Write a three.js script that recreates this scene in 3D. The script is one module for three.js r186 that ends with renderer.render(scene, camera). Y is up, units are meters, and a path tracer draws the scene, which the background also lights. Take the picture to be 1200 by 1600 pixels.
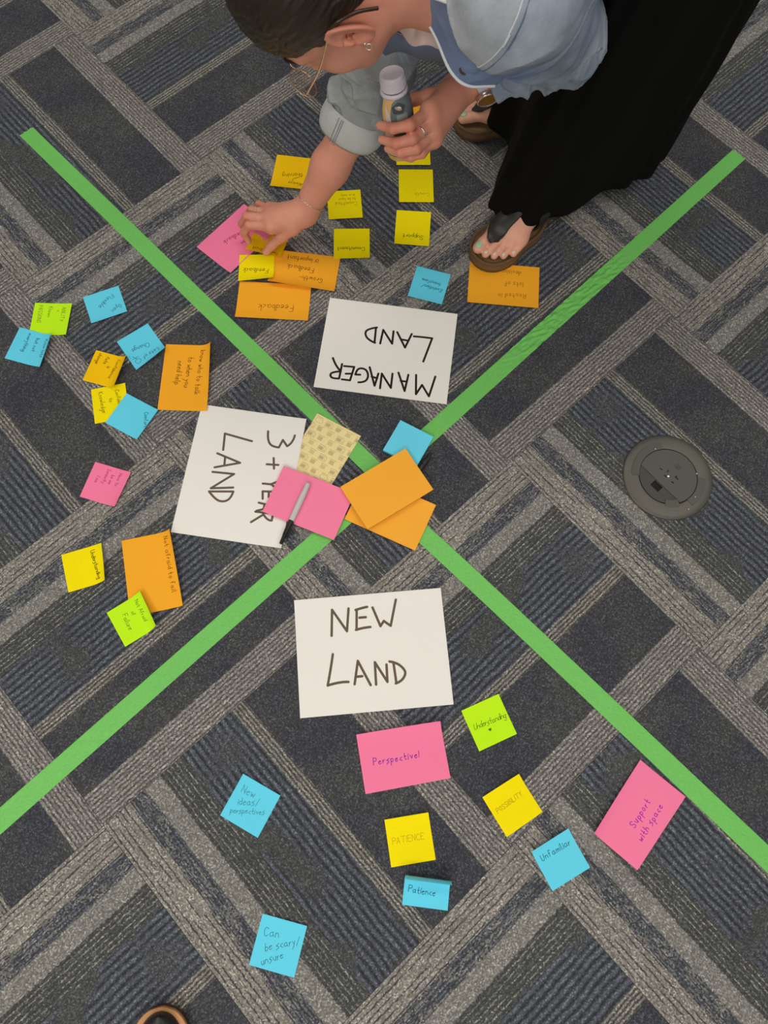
import * as THREE from 'three';
import { mergeGeometries } from 'three/addons/utils/BufferGeometryUtils.js';
import { RoundedBoxGeometry } from 'three/addons/geometries/RoundedBoxGeometry.js';
import { ImprovedNoise } from 'three/addons/math/ImprovedNoise.js';
import { RectAreaLightUniformsLib } from 'three/addons/lights/RectAreaLightUniformsLib.js';

// ------------------------------------------------------------------ camera, light, exposure
const scene = new THREE.Scene();
scene.background = new THREE.Color(0x0b0b0c);
const camera = new THREE.PerspectiveCamera(71.93, 1200 / 1600, 0.02, 40);
{
  const pitch = THREE.MathUtils.degToRad(73.46), roll = THREE.MathUtils.degToRad(2.53);
  const fw = new THREE.Vector3(0, -Math.sin(pitch), -Math.cos(pitch));
  const rt = new THREE.Vector3(1, 0, 0), up = rt.clone().cross(fw);
  const r = rt.clone().multiplyScalar(Math.cos(roll)).addScaledVector(up, Math.sin(roll));
  const u = rt.clone().multiplyScalar(-Math.sin(roll)).addScaledVector(up, Math.cos(roll));
  camera.position.set(0, 1.325, 0);
  camera.quaternion.setFromRotationMatrix(new THREE.Matrix4().makeBasis(r, u, fw.clone().negate()));
}
const renderer = new THREE.WebGLRenderer({ antialias: true });
renderer.toneMapping = THREE.LinearToneMapping;
renderer.toneMappingExposure = 0.95;
renderer.shadowMap.enabled = true;
RectAreaLightUniformsLib.init();
const LAMP_COLOR = new THREE.Color().setRGB(1.0, 0.92, 0.80);
// ceiling panels: [x, z, strength]
const LAMPS = [[0.05, -1.75, 5.5], [-1.9, -1.75, 4.5], [2.0, -1.75, 4.2], [-0.4, 0.6, 3.5], [1.5, -0.4, 4.5], [-1.95, 0.6, 7], [-1.0, 2.4, 17], [1.2, 2.4, 12]];
const CEIL = 2.7;

// ------------------------------------------------------------------ helpers
function rng(seed) { let s = seed >>> 0; return () => { s = (s + 0x6d2b79f5) | 0; let t = Math.imul(s ^ (s >>> 15), 1 | s); t = (t + Math.imul(t ^ (t >>> 7), 61 | t)) ^ t; return ((t ^ (t >>> 14)) >>> 0) / 4294967296; }; }
const taken = {};
function numbered(name) { const n = taken[name] = (taken[name] ?? -1) + 1; return n ? name + '_' + String(n).padStart(3, '0') : name; }
function shade(o) { o.traverse((c) => { if (c.isMesh) { c.castShadow = true; c.receiveShadow = true; } }); return o; }
function tag(o, label, category, group) { o.userData.label = label; o.userData.category = category; if (group) o.userData.group = group; return o; }
function group(name, label, category, grp) { const g = new THREE.Group(); g.name = numbered(name); scene.add(g); if (label) tag(g, label, category, grp); return g; }
function part(name, geo, mat, parent) { const m = new THREE.Mesh(geo, mat); m.name = name; m.castShadow = m.receiveShadow = true; parent.add(m); return m; }
const V = (a) => new THREE.Vector3(a[0], a[1], a[2]);
const s2l = (v) => { v /= 255; return v <= 0.04045 ? v / 12.92 : Math.pow((v + 0.055) / 1.055, 2.4); };
const LIT = [0.86, 0.80, 0.725];                       // how bright a white floor shows, so that photo tones give base colours
function alb(r, g, b, k = 1) { return [s2l(r) / LIT[0] * k, s2l(g) / LIT[1] * k, s2l(b) / LIT[2] * k].map((v) => Math.min(0.97, v)); }
function col(r, g, b, k) { return new THREE.Color().setRGB(...alb(r, g, b, k)); }
const l2s = (v) => Math.round(255 * (v <= 0.0031308 ? v * 12.92 : 1.055 * Math.pow(Math.min(1, v), 1 / 2.4) - 0.055));
function css(c) { return `rgb(${c.map(l2s).join(',')})`; }
function std(color, rough = 0.8, extra = {}) { return new THREE.MeshStandardMaterial({ color, roughness: rough, ...extra }); }
const perlin = new ImprovedNoise();
const N3 = (x, y, z) => perlin.noise(x, y, z);
const clamp = (x, a, b) => Math.min(b, Math.max(a, x));
const mix = (a, b, t) => a + (b - a) * t;
const sstep = (a, b, x) => { const t = clamp((x - a) / (b - a), 0, 1); return t * t * (3 - 2 * t); };
function canvasTex(w, h, draw) {
  const c = document.createElement('canvas'); c.width = w; c.height = h;
  draw(c.getContext('2d'), w, h);
  const t = new THREE.CanvasTexture(c); t.colorSpace = THREE.SRGBColorSpace; t.anisotropy = 8; return t;
}

// ---- signed-distance pieces and a surface-nets mesher
const smin = (a, b, k) => { const h = Math.max(k - Math.abs(a - b), 0) / k; return Math.min(a, b) - h * h * k * 0.25; };
const smax = (a, b, k) => -smin(-a, -b, k);
function cap(a, b, ra, rb) {
  const dx = b[0] - a[0], dy = b[1] - a[1], dz = b[2] - a[2], dd = dx * dx + dy * dy + dz * dz || 1e-9;
  return (x, y, z) => {
    const px = x - a[0], py = y - a[1], pz = z - a[2], t = clamp((px * dx + py * dy + pz * dz) / dd, 0, 1);
    return Math.hypot(px - dx * t, py - dy * t, pz - dz * t) - mix(ra, rb, t);
  };
}
function ell(c, r) {
  return (x, y, z) => {
    const px = (x - c[0]), py = (y - c[1]), pz = (z - c[2]);
    const k0 = Math.hypot(px / r[0], py / r[1], pz / r[2]), k1 = Math.hypot(px / (r[0] * r[0]), py / (r[1] * r[1]), pz / (r[2] * r[2]));
    return k1 < 1e-9 ? -Math.min(...r) : k0 * (k0 - 1) / k1;
  };
}
function blend(list, k) { return (x, y, z) => { let d = 1e9; for (const f of list) d = d > 1e8 ? f(x, y, z) : smin(d, f(x, y, z), k); return d; }; }
function meshField(f, lo, hi, cell, colorFn, slack = 0.01) {
  const n = [0, 1, 2].map((i) => Math.max(2, Math.ceil((hi[i] - lo[i]) / cell) + 1)), [nx, ny, nz] = n;
  const val = new Float32Array(nx * ny * nz).fill(1), id = (i, j, k) => (k * ny + j) * nx + i, B = 6;
  for (let k = 0; k < nz; k += B) for (let j = 0; j < ny; j += B) for (let i = 0; i < nx; i += B) {
    const c = f(lo[0] + (i + B / 2) * cell, lo[1] + (j + B / 2) * cell, lo[2] + (k + B / 2) * cell);
    const far = Math.abs(c) > B * cell * 0.87 * 1.35 + slack;
    for (let kk = k; kk < Math.min(k + B, nz); kk++) for (let jj = j; jj < Math.min(j + B, ny); jj++) for (let ii = i; ii < Math.min(i + B, nx); ii++)
      val[id(ii, jj, kk)] = far ? c : f(lo[0] + ii * cell, lo[1] + jj * cell, lo[2] + kk * cell);
  }
  const vid = new Int32Array(nx * ny * nz).fill(-1), pos = [], nor = [], colr = [], idx = [];
  for (let k = 0; k < nz - 1; k++) for (let j = 0; j < ny - 1; j++) for (let i = 0; i < nx - 1; i++) {
    let m = 0; const v = [];
    for (let c = 0; c < 8; c++) { const q = val[id(i + (c & 1), j + ((c >> 1) & 1), k + (c >> 2))]; v.push(q); if (q < 0) m |= 1 << c; }
    if (m === 0 || m === 255) continue;
    let x = 0, y = 0, z = 0, e = 0;
    for (let a = 0; a < 8; a++) for (const s of [1, 2, 4]) {
      if (a & s) continue; const b = a | s;
      if ((v[a] < 0) === (v[b] < 0)) continue;
      const t = v[a] / (v[a] - v[b]);
      x += (a & 1) + (s === 1 ? t : 0); y += ((a >> 1) & 1) + (s === 2 ? t : 0); z += (a >> 2) + (s === 4 ? t : 0); e++;
    }
    const P = [lo[0] + (i + x / e) * cell, lo[1] + (j + y / e) * cell, lo[2] + (k + z / e) * cell], h = cell * 0.5;
    const g = [f(P[0] + h, P[1], P[2]) - f(P[0] - h, P[1], P[2]), f(P[0], P[1] + h, P[2]) - f(P[0], P[1] - h, P[2]), f(P[0], P[1], P[2] + h) - f(P[0], P[1], P[2] - h)];
    const l = Math.hypot(...g) || 1;
    vid[id(i, j, k)] = pos.length / 3; pos.push(...P); nor.push(g[0] / l, g[1] / l, g[2] / l);
    if (colorFn) colr.push(...colorFn(P[0], P[1], P[2], g[0] / l, g[1] / l, g[2] / l));
  }
  for (let k = 1; k < nz - 1; k++) for (let j = 1; j < ny - 1; j++) for (let i = 1; i < nx - 1; i++) {
    const a = val[id(i, j, k)] < 0;
    const quad = (b, p, q, r, s) => { if (a === b || Math.min(p, q, r, s) < 0) return; if (a) idx.push(p, q, r, p, r, s); else idx.push(p, r, q, p, s, r); };
    quad(val[id(i + 1, j, k)] < 0, vid[id(i, j - 1, k - 1)], vid[id(i, j, k - 1)], vid[id(i, j, k)], vid[id(i, j - 1, k)]);
    quad(val[id(i, j + 1, k)] < 0, vid[id(i - 1, j, k - 1)], vid[id(i - 1, j, k)], vid[id(i, j, k)], vid[id(i, j, k - 1)]);
    quad(val[id(i, j, k + 1)] < 0, vid[id(i - 1, j - 1, k)], vid[id(i, j - 1, k)], vid[id(i, j, k)], vid[id(i - 1, j, k)]);
  }
  const g = new THREE.BufferGeometry();
  g.setAttribute('position', new THREE.Float32BufferAttribute(pos, 3)); g.setAttribute('normal', new THREE.Float32BufferAttribute(nor, 3));
  if (colorFn) g.setAttribute('color', new THREE.Float32BufferAttribute(colr, 3));
  g.setIndex(idx); return g;
}
// thick cloth sheet between two 3-D border curves
function sheet(A, B, thick, nu = 40, nv = 12, bulge = () => [0, 0, 0]) {
  const ca = new THREE.CatmullRomCurve3(A.map(V)), cb = new THREE.CatmullRomCurve3(B.map(V)), top = [], uv = [];
  for (let j = 0; j <= nv; j++) for (let i = 0; i <= nu; i++) {
    const p = ca.getPoint(i / nu).lerp(cb.getPoint(i / nu), j / nv), b = bulge(i / nu, j / nv);
    top.push(p.add(V(b))); uv.push(i / nu, j / nv);
  }
  return shell(top, uv, nu, nv, thick);
}
function shell(top, uv, nu, nv, thick) {
  const at = (i, j) => j * (nu + 1) + i, W = nu + 1, n = top.map(() => new THREE.Vector3()), idx = [];
  for (let j = 0; j < nv; j++) for (let i = 0; i < nu; i++) { idx.push(at(i, j), at(i + 1, j), at(i + 1, j + 1), at(i, j), at(i + 1, j + 1), at(i, j + 1)); }
  for (let k = 0; k < idx.length; k += 3) {
    const [a, b, c] = [top[idx[k]], top[idx[k + 1]], top[idx[k + 2]]], m = b.clone().sub(a).cross(c.clone().sub(a));
    for (let q = 0; q < 3; q++) n[idx[k + q]].add(m);
  }
  n.forEach((m) => m.normalize());
  const pos = [], UV = [], F = [];
  for (const p of top) pos.push(p.x, p.y, p.z);
  top.forEach((p, i) => pos.push(p.x - n[i].x * thick, p.y - n[i].y * thick, p.z - n[i].z * thick));
  for (let k = 0; k < 2; k++) for (const q of uv) UV.push(q);
  for (const q of idx) F.push(q);
  const M = top.length, nTop = F.length;
  for (let k = 0; k < idx.length; k += 3) F.push(idx[k] + M, idx[k + 2] + M, idx[k + 1] + M);
  const rim = (a, b) => F.push(a, a + M, b, b, a + M, b + M);
  for (let i = 0; i < nu; i++) { rim(at(i, 0), at(i + 1, 0)); rim(at(i + 1, nv), at(i, nv)); }
  for (let j = 0; j < nv; j++) { rim(at(0, j + 1), at(0, j)); rim(at(nu, j), at(nu, j + 1)); }
  const g0 = new THREE.BufferGeometry();
  g0.setAttribute('position', new THREE.Float32BufferAttribute(pos, 3)); g0.setAttribute('uv', new THREE.Float32BufferAttribute(UV, 2)); g0.setIndex(F);
  g0.computeVertexNormals();
  g0.addGroup(0, nTop, 0); g0.addGroup(nTop, F.length - nTop, 1);
  return g0;
}
function tube(points, r, seg = 40, rad = 8, closed = false) { return new THREE.TubeGeometry(new THREE.CatmullRomCurve3(points.map(V), closed), seg, r, rad, closed); }

// ------------------------------------------------------------------ room shell
const RX = 4.2, RZ0 = -4.6, RZ1 = 3.4;
function structure(o) { o.userData.kind = 'structure'; return o; }
const plaster = std(col(205, 203, 200), 0.9), ceilingMat = std(col(225, 225, 222), 0.95);
structure(part('ceiling', new THREE.BoxGeometry(2 * RX + 0.2, 0.1, RZ1 - RZ0 + 0.2).translate(0, CEIL + 0.05, (RZ0 + RZ1) / 2), ceilingMat, scene));
structure(part('wall_left', new THREE.BoxGeometry(0.1, CEIL, RZ1 - RZ0 + 0.2).translate(-RX - 0.05, CEIL / 2, (RZ0 + RZ1) / 2), plaster, scene));
structure(part('wall_right', new THREE.BoxGeometry(0.1, CEIL, RZ1 - RZ0 + 0.2).translate(RX + 0.05, CEIL / 2, (RZ0 + RZ1) / 2), plaster, scene));
structure(part('wall_back', new THREE.BoxGeometry(2 * RX, CEIL, 0.1).translate(0, CEIL / 2, RZ0 - 0.05), plaster, scene));
structure(part('wall_front', new THREE.BoxGeometry(2 * RX, CEIL, 0.1).translate(0, CEIL / 2, RZ1 + 0.05), plaster, scene));
{
  const housing = std(new THREE.Color(0.75, 0.75, 0.75), 0.5);
  const glow = new THREE.MeshStandardMaterial({ color: 0xffffff, emissive: LAMP_COLOR, emissiveIntensity: 1.2, roughness: 0.6 });
  const names = ['above the bending woman', 'behind and left of the woman', 'behind and right of the woman', 'above the middle of the floor', 'above the right of the floor', 'above the lower left of the floor', 'at the front left of the room', 'at the front right of the room'];
  LAMPS.forEach(([x, z, k], i) => {
    const g = group('ceiling_light', 'flat rectangular ceiling light panel ' + names[i], 'ceiling light');
    g.position.set(x, CEIL - 0.05, z);
    const rim = [];
    for (const [w, d, px, pz] of [[1.24, 0.02, 0, 0.31], [1.24, 0.02, 0, -0.31], [0.02, 0.6, 0.61, 0], [0.02, 0.6, -0.61, 0]]) rim.push(new THREE.BoxGeometry(w, 0.05, d).translate(px, 0.025, pz));
    part('frame', mergeGeometries(rim), housing, g);
    part('diffuser', new THREE.BoxGeometry(1.2, 0.012, 0.6).translate(0, 0.02, 0), glow, g);
    const l = new THREE.RectAreaLight(LAMP_COLOR, k, 1.2, 0.6);
    l.name = 'panel_light'; l.position.set(0, 0.008, 0); l.rotation.x = -Math.PI / 2; g.add(l);
  });
}

// ------------------------------------------------------------------ carpet tiles
const floor = new THREE.Group(); floor.name = 'floor'; floor.userData.kind = 'structure'; scene.add(floor);
const TS = 0.4981, TILE_O = [0.24907, -0.50954], TA = THREE.MathUtils.degToRad(45.25);
function carpetTextures(seed) {
  const S = 1024, R = rng(seed), data = new Uint8Array(S * S * 4), bump = new Uint8Array(S * S * 4);
  const A = {
    beige: alb(137, 130, 120), beige2: alb(128, 123, 115), dark: alb(66, 67, 71), deep: alb(43, 44, 49), purple: alb(56, 53, 72),
    slate: alb(92, 95, 103), olive: alb(76, 75, 70), fleck: alb(172, 166, 150),
  };
  const tuft = new Float32Array(256 * 512); for (let i = 0; i < tuft.length; i++) tuft[i] = R();
  const so = seed * 17.3;
  for (let y = 0; y < S; y++) for (let x = 0; x < S; x++) {
    const p = x / S, q = y / S, mp = p * 498, mq = q * 498;                // millimetres across and along
    const gx = Math.floor(mp / 2.0), gy = Math.floor((mq + (gx % 2) * 1.2) / 2.4);
    const t = tuft[(gy & 255) * 512 % tuft.length + (gx & 511)], t2 = tuft[((gy * 7 + gx * 131) & 0x1ffff)];
    const wob = N3(mp * 0.05, mq * 0.11, so) * 1.3 + N3(mq * 0.42, gx * 0.4, so + 4) * 1.3 + (t2 - 0.5) * 0.9;   // jagged yarn rows
    const cloud = N3(p * 4, q * 5, so + 9);
    const line = (pitch, off, half) => { const d = Math.abs((((mp + wob - off) % pitch) + pitch) % pitch - pitch / 2); return 1 - sstep(half - 0.5, half + 0.8, d); };
    let c = A.dark, h = 0.4, lum = 1, e = 0;
    const pick = (a, b, k) => [mix(a[0], b[0], k), mix(a[1], b[1], k), mix(a[2], b[2], k)];
    if (p < 0.112) { e = line(9.2, 2, 0.8) * sstep(-0.35, 0.05, N3(gx * 0.9, mq * 0.018, so + 2)); c = pick(A.beige, A.purple, e * 0.9); h = 0.75 - 0.6 * e; }
    else if (p < 0.175) { e = 0.5 + 0.5 * Math.sin(mp / 6.4 * 6.283 + wob); c = pick(A.dark, A.slate, e * 0.6); c = pick(c, A.deep, (1 - e) * 0.3); if (t > 0.25 && N3(gx * 0.83, mq * 0.035, so + 5) > 0.02) c = pick(c, A.beige, 0.5); h = 0.3 + 0.3 * e; }
    else if (p < 0.24) { c = pick(A.beige2, A.slate, t2 > 0.7 ? 0.55 : 0.1); c = pick(c, A.beige, 0.35); h = 0.7; }
    else if (p < 0.338) { e = line(8.2, 1, 0.7) * (t > 0.3 ? 1 : 0.25) * sstep(-0.3, 0.25, N3(gx * 0.8, mq * 0.02, so + 3) + 0.15); c = pick(pick(A.olive, A.dark, 0.4 + 0.4 * Math.sin(mp * 0.77)), A.fleck, e * 0.55); h = 0.4 + 0.25 * e; }
    else if (p < 0.568) {
      e = 0.5 + 0.5 * Math.sin(mp / 12.2 * 6.283 + N3(mp * 0.02, mq * 0.02, so + 7) * 1.2);
      const fade = sstep(-0.42, 0.05, N3(p * 7 + 3, q * 6, so + 8) + 0.12); e = mix(0.4, e, fade);
      c = pick(pick(A.deep, A.olive, 0.15 + 0.75 * (1 - fade)), A.slate, e * mix(0.2, 0.95, fade)); h = 0.25 + 0.5 * e;
    }
    else if (p < 0.622) { e = line(6.7, 3.2, 1.3) * (0.75 + 0.25 * t2); c = pick(A.beige, A.deep, e * 0.9); h = 0.75 - 0.6 * e; }
    else if (p < 0.878) { c = pick(A.dark, A.olive, clamp(0.45 + cloud * 1.6, 0, 1)); c = pick(c, A.deep, 0.25 + 0.2 * Math.sin(mp * 2.1)); if (t2 < 0.25) c = pick(c, A.purple, 0.6); h = 0.4; }
    else { e = line(7.2, 1.5, 1.15) * (0.65 + 0.35 * t2); c = pick(A.beige, A.purple, e * 0.85); h = 0.75 - 0.6 * e; }
    lum = 0.55 + 0.75 * t * t + 0.3 * t2 * t + 0.36 * (R() - 0.5) + (t > 0.94 ? 0.5 : 0);
    lum *= 1 + 0.12 * cloud;
    const o = (y * S + x) * 4;
    for (let k = 0; k < 3; k++) data[o + k] = l2s(clamp(c[k] * lum, 0, 1));
    data[o + 3] = 255;
    const b = clamp((h + 0.22 * (t - 0.5)) * 255, 0, 255); bump[o] = bump[o + 1] = bump[o + 2] = b; bump[o + 3] = 255;
  }
  const mk = (d, srgb) => { const T = new THREE.DataTexture(d, S, S, THREE.RGBAFormat); T.magFilter = THREE.LinearFilter; T.minFilter = THREE.LinearMipmapLinearFilter; T.generateMipmaps = true; T.anisotropy = 8; T.wrapS = T.wrapT = THREE.RepeatWrapping; if (srgb) T.colorSpace = THREE.SRGBColorSpace; T.needsUpdate = true; return T; };
  return new THREE.MeshStandardMaterial({ map: mk(data, true), bumpMap: mk(bump, false), bumpScale: 0.0022, roughness: 1 });
}
const carpetMats = [1, 2, 3].map(carpetTextures);
{
  const side = std(new THREE.Color(0.05, 0.048, 0.05), 1);
  const bev = 0.0004, half = TS / 2 - 0.0001;
  // tile with a slightly rounded upper edge; top face carries metric uv
  const tg = (() => {
    const g = new THREE.BufferGeometry(), pos = [], uv = [], idx = [];
    const rings = [[half, -0.006], [half, -bev], [half - bev, 0]];
    rings.forEach(([r, y]) => { for (const [sx, sz] of [[-1, 1], [1, 1], [1, -1], [-1, -1]]) { pos.push(sx * r, y, sz * r); uv.push(sx * r / TS + 0.5, -sz * r / TS + 0.5); } });
    for (let k = 0; k < 2; k++) for (let i = 0; i < 4; i++) { const a = k * 4 + i, b = k * 4 + (i + 1) % 4; idx.push(a, b, b + 4, a, b + 4, a + 4); }
    const t0 = idx.length; idx.push(8, 9, 10, 8, 10, 11);
    g.setAttribute('position', new THREE.Float32BufferAttribute(pos, 3)); g.setAttribute('uv', new THREE.Float32BufferAttribute(uv, 2)); g.setIndex(idx);
    const flat = g.toNonIndexed(); flat.computeVertexNormals(); flat.addGroup(0, t0, 1); flat.addGroup(t0, 6, 0); return flat;
  })();
  const U = [Math.cos(TA), Math.sin(TA)], W = [Math.sin(TA), -Math.cos(TA)];
  let n = 0;
  const pairs = carpetMats.map((m) => [m, side]);
  for (let a = -8; a < 8; a++) for (let b = -8; b < 8; b++) {
    const x = TILE_O[0] + TS * ((a + 0.5) * U[0] + (b + 0.5) * W[0]), z = TILE_O[1] + TS * ((a + 0.5) * U[1] + (b + 0.5) * W[1]);
    if (Math.abs(x) > 2.1 || z < -2.9 || z > 1.1) continue;
    const even = (a + b) % 2 === 0;
    const t = part(n ? 'carpet_tile_' + String(n).padStart(3, '0') : 'carpet_tile', tg, pairs[Math.abs(a * 5 + b * 3) % 3], floor);
    t.position.set(x, 0, z); t.rotation.y = even ? Math.PI / 2 - TA : -TA; n++;
  }
  // the rest of the carpet beyond the laid-out tiles
  const far = carpetMats[0].clone(); far.map = carpetMats[0].map.clone(); far.map.repeat.set(1 / TS, 1 / TS); far.map.needsUpdate = true; far.bumpMap = null;
  const sl = new THREE.BoxGeometry(2 * RX + 0.2, 0.1, RZ1 - RZ0 + 0.2).translate(0, -0.055, (RZ0 + RZ1) / 2), p = sl.attributes.position, uv = sl.attributes.uv;
  for (let i = 0; i < p.count; i++) uv.setXY(i, p.getX(i) * W[0] + p.getZ(i) * W[1], p.getX(i) * U[0] + p.getZ(i) * U[1]);
  part('carpet_base', sl, far, floor);
}

// ------------------------------------------------------------------ handwriting (single strokes)
const GLYPH = {
  a: '56 36 25 24 33 43 54|56 54 63', b: '29 23|25 36 46 55 54 43 33 24', c: '56 46 35 24 34 43 53', d: '55 46 36 25 24 33 43 54|59 53', e: '25 45 56 46 36 25 24 33 43 54',
  f: '58 49 39 38 33|26 46', g: '55 46 36 25 24 33 43 54|56 51 40 30 21', h: '29 23|25 36 46 55 53', i: '36 33|38 37', j: '46 41 30 20|48 47', k: '29 23|56 24 53', l: '39 34 43',
  m: '16 13|15 26 35 33|35 46 55 53', n: '26 23|25 36 46 55 53', o: '36 25 24 33 43 54 55 46 36', p: '26 20|25 36 46 55 54 43 33 24', r: '26 23|24 36 46', s: '57 46 36 25 45 54 43 33 22',
  t: '39 34 43 53|26 56', u: '26 24 33 43 54 56|56 53', v: '26 43 56', w: '16 23 35 43 56', x: '26 53|56 23', y: '26 44|56 30 20', z: '26 56 23 53',
  A: '23 49 63|35 55', B: '23 29 49 58 57 46 26|46 56 65 64 53 23', C: '68 59 39 27 25 33 53 64', D: '23 29 49 67 65 43 23', E: '69 29 23 63|26 56', F: '69 29 23|26 56', G: '68 59 39 27 25 33 53 65 45',
  H: '29 23|69 63|26 66', I: '39 33', K: '29 23|69 26 63', L: '29 23 63', M: '13 19 45 79 73', N: '23 29 63 69', O: '49 27 25 43 65 67 49', P: '29 23|29 59 68 67 56 26', R: '23 29 59 68 67 56 26|46 63',
  S: '68 59 39 28 36 56 64 53 33 24', T: '19 79|49 43', U: '29 25 33 53 65 69', V: '29 43 69', W: '19 33 46 63 79', Y: '29 46 69|46 43', '/': '12 59', '+': '25 65|47 43', '-': '35 65', '=': '25 65|27 67', '!': '39 35|34 33', ' ': '',
};
function strokes(ctx, list, lw) {           // smooth pen strokes through points
  ctx.lineWidth = lw; ctx.lineCap = 'round'; ctx.lineJoin = 'round';
  for (const s of list) {
    ctx.beginPath(); ctx.moveTo(s[0][0], s[0][1]);
    if (s.length === 2) ctx.lineTo(s[1][0], s[1][1]);
    else { for (let i = 1; i < s.length - 1; i++) { const e = i === s.length - 2 ? s[i + 1] : [(s[i][0] + s[i + 1][0]) / 2, (s[i][1] + s[i + 1][1]) / 2]; ctx.quadraticCurveTo(s[i][0], s[i][1], e[0], e[1]); } }
    ctx.stroke();
  }
}
function write(ctx, text, x, y, size, ang, slant, lw, R, sp = 1) {  // size: height of a capital, everything in millimetres
  ctx.save(); ctx.translate(x, y); ctx.rotate(ang * Math.PI / 180);
  const u = size / 6; let cx = 0;
  for (const ch of text) {
    const g = GLYPH[ch] ?? ''; if (!g) { cx += 2.6 * u; continue; }
    const list = g.split('|').map((s) => s.trim().split(' ').map((d) => [+d[0], +d[1]]));
    let lo = 9, hi = 0; for (const s of list) for (const d of s) { lo = Math.min(lo, d[0]); hi = Math.max(hi, d[0]); }
    const dy = (R() - 0.5) * 0.7;
    const bend = /[A-Z/+=!-]/.test(ch) && /[MNLEFTAHKIVWY/+=!-]/.test(ch) || /[vwkxzil]/.test(ch);
    const pts = list.map((s) => s.map((d) => [cx + ((d[0] - lo) * 0.8 + slant * (d[1] - 3) + (R() - 0.5) * 0.35) * u, -(d[1] - 3 + dy + (R() - 0.5) * 0.35) * u]));
    if (bend) { ctx.lineWidth = lw; ctx.lineCap = ctx.lineJoin = 'round'; for (const s of pts) { ctx.beginPath(); s.forEach((q, i) => (i ? ctx.lineTo(...q) : ctx.moveTo(...q))); ctx.stroke(); } }
    else strokes(ctx, pts, lw);
    cx += ((hi - lo) * 0.8 + 1.25 * sp) * u;
  }
  ctx.restore();
}

// ------------------------------------------------------------------ green tape
{
  const S = 512, R = rng(5), d = new Uint8Array(S * S * 4), bm = new Uint8Array(S * S * 4), A = alb(106, 182, 84);
  for (let y = 0; y < S; y++) for (let x = 0; x < S; x++) {
    const o = (y * S + x) * 4, crepe = N3(x * 0.35, y * 0.05, 3) * 0.5 + N3(x * 0.05, y * 0.05, 7), k = 1 + 0.07 * crepe + 0.05 * (R() - 0.5);
    for (let c = 0; c < 3; c++) d[o + c] = l2s(clamp(A[c] * k, 0, 1)); d[o + 3] = 255;
    const fold = Math.abs(N3(x * 0.02, y * 0.035, 11)); const h = 128 + 40 * N3(x * 0.3, y * 0.04, 3) + 80 * Math.max(0, 0.12 - fold) / 0.12;
    bm[o] = bm[o + 1] = bm[o + 2] = clamp(h, 0, 255); bm[o + 3] = 255;
  }
  const mk = (a, s) => { const T = new THREE.DataTexture(a, S, S); T.magFilter = THREE.LinearFilter; T.wrapS = T.wrapT = THREE.RepeatWrapping; if (s) T.colorSpace = THREE.SRGBColorSpace; T.needsUpdate = true; return T; };
  const mat = new THREE.MeshStandardMaterial({ map: mk(d, true), bumpMap: mk(bm), bumpScale: 0.001, roughness: 0.5 });
  const tapes = [
    [[-0.864, -1.271], [-0.147, -0.597], [0.02, -0.44], 'green tape strip running from the upper left to the pads in the middle'],
    [[-0.01, -0.425], [0.094, -0.338], [0.79, 0.293], 'green tape strip running from the middle pads to the lower right edge'],
    [[0.786, -1.296], [0.08, -0.557], [0.0, -0.473], 'green tape strip ending beside the black skirt at the upper right'],
    [[-0.73, 0.287], [-0.637, 0.192], [-0.075, -0.381], 'green tape strip running from the middle to the lower left edge'],
  ];
  tapes.forEach(([a, m, b, label], k) => {
    const R2 = rng(40 + k), cv = new THREE.CatmullRomCurve3([a, m, b].map(([x, z]) => new THREE.Vector3(x, 0, z))), L = cv.getLength(), nu = Math.round(L / 0.006), nv = 12, top = [], uv = [];
    const ends = [0, 1].map(() => Array.from({ length: nv + 1 }, () => (R2() - 0.5) * 0.004));
    for (let j = 0; j <= nv; j++) for (let i = 0; i <= nu; i++) {
      const t = i / nu, p = cv.getPointAt(t), g = cv.getTangentAt(t), w = (j / nv - 0.5) * 0.0365;
      let along = 0; if (i === 0) along = ends[0][j] - 0.002; if (i === nu) along = ends[1][j];
      const wr = (k === 2 ? sstep(0.3, 0.45, t) * (1 - sstep(0.62, 0.75, t)) : 0.12);
      const y = 0.0006 + k % 2 * 0.0004 + Math.max(0, N3(t * L * 90, j * 0.5, k) + 0.1) * 0.007 * wr + 0.0004 * Math.abs(N3(t * L * 25, j * 0.2, k + 5));
      top.push(new THREE.Vector3(p.x - g.z * w + g.x * along, y, p.z + g.x * w + g.z * along)); uv.push(t * L / 0.1, j / nv * 0.365);
    }
    const geo = shell(top, uv, nu, nv, 0.0003); geo.clearGroups();
    // keep the upper side up
    const up = geo.attributes.normal; let s = 0; for (let i = 0; i < 50; i++) s += up.getY(i); if (s < 0) { const ix = geo.index.array; for (let i = 0; i < ix.length; i += 3) { const q = ix[i]; ix[i] = ix[i + 1]; ix[i + 1] = q; } geo.computeVertexNormals(); }
    const o = new THREE.Mesh(geo, mat); o.name = numbered('masking_tape'); o.castShadow = o.receiveShadow = true; scene.add(o); tag(o, label, 'tape');
  });
}

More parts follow.
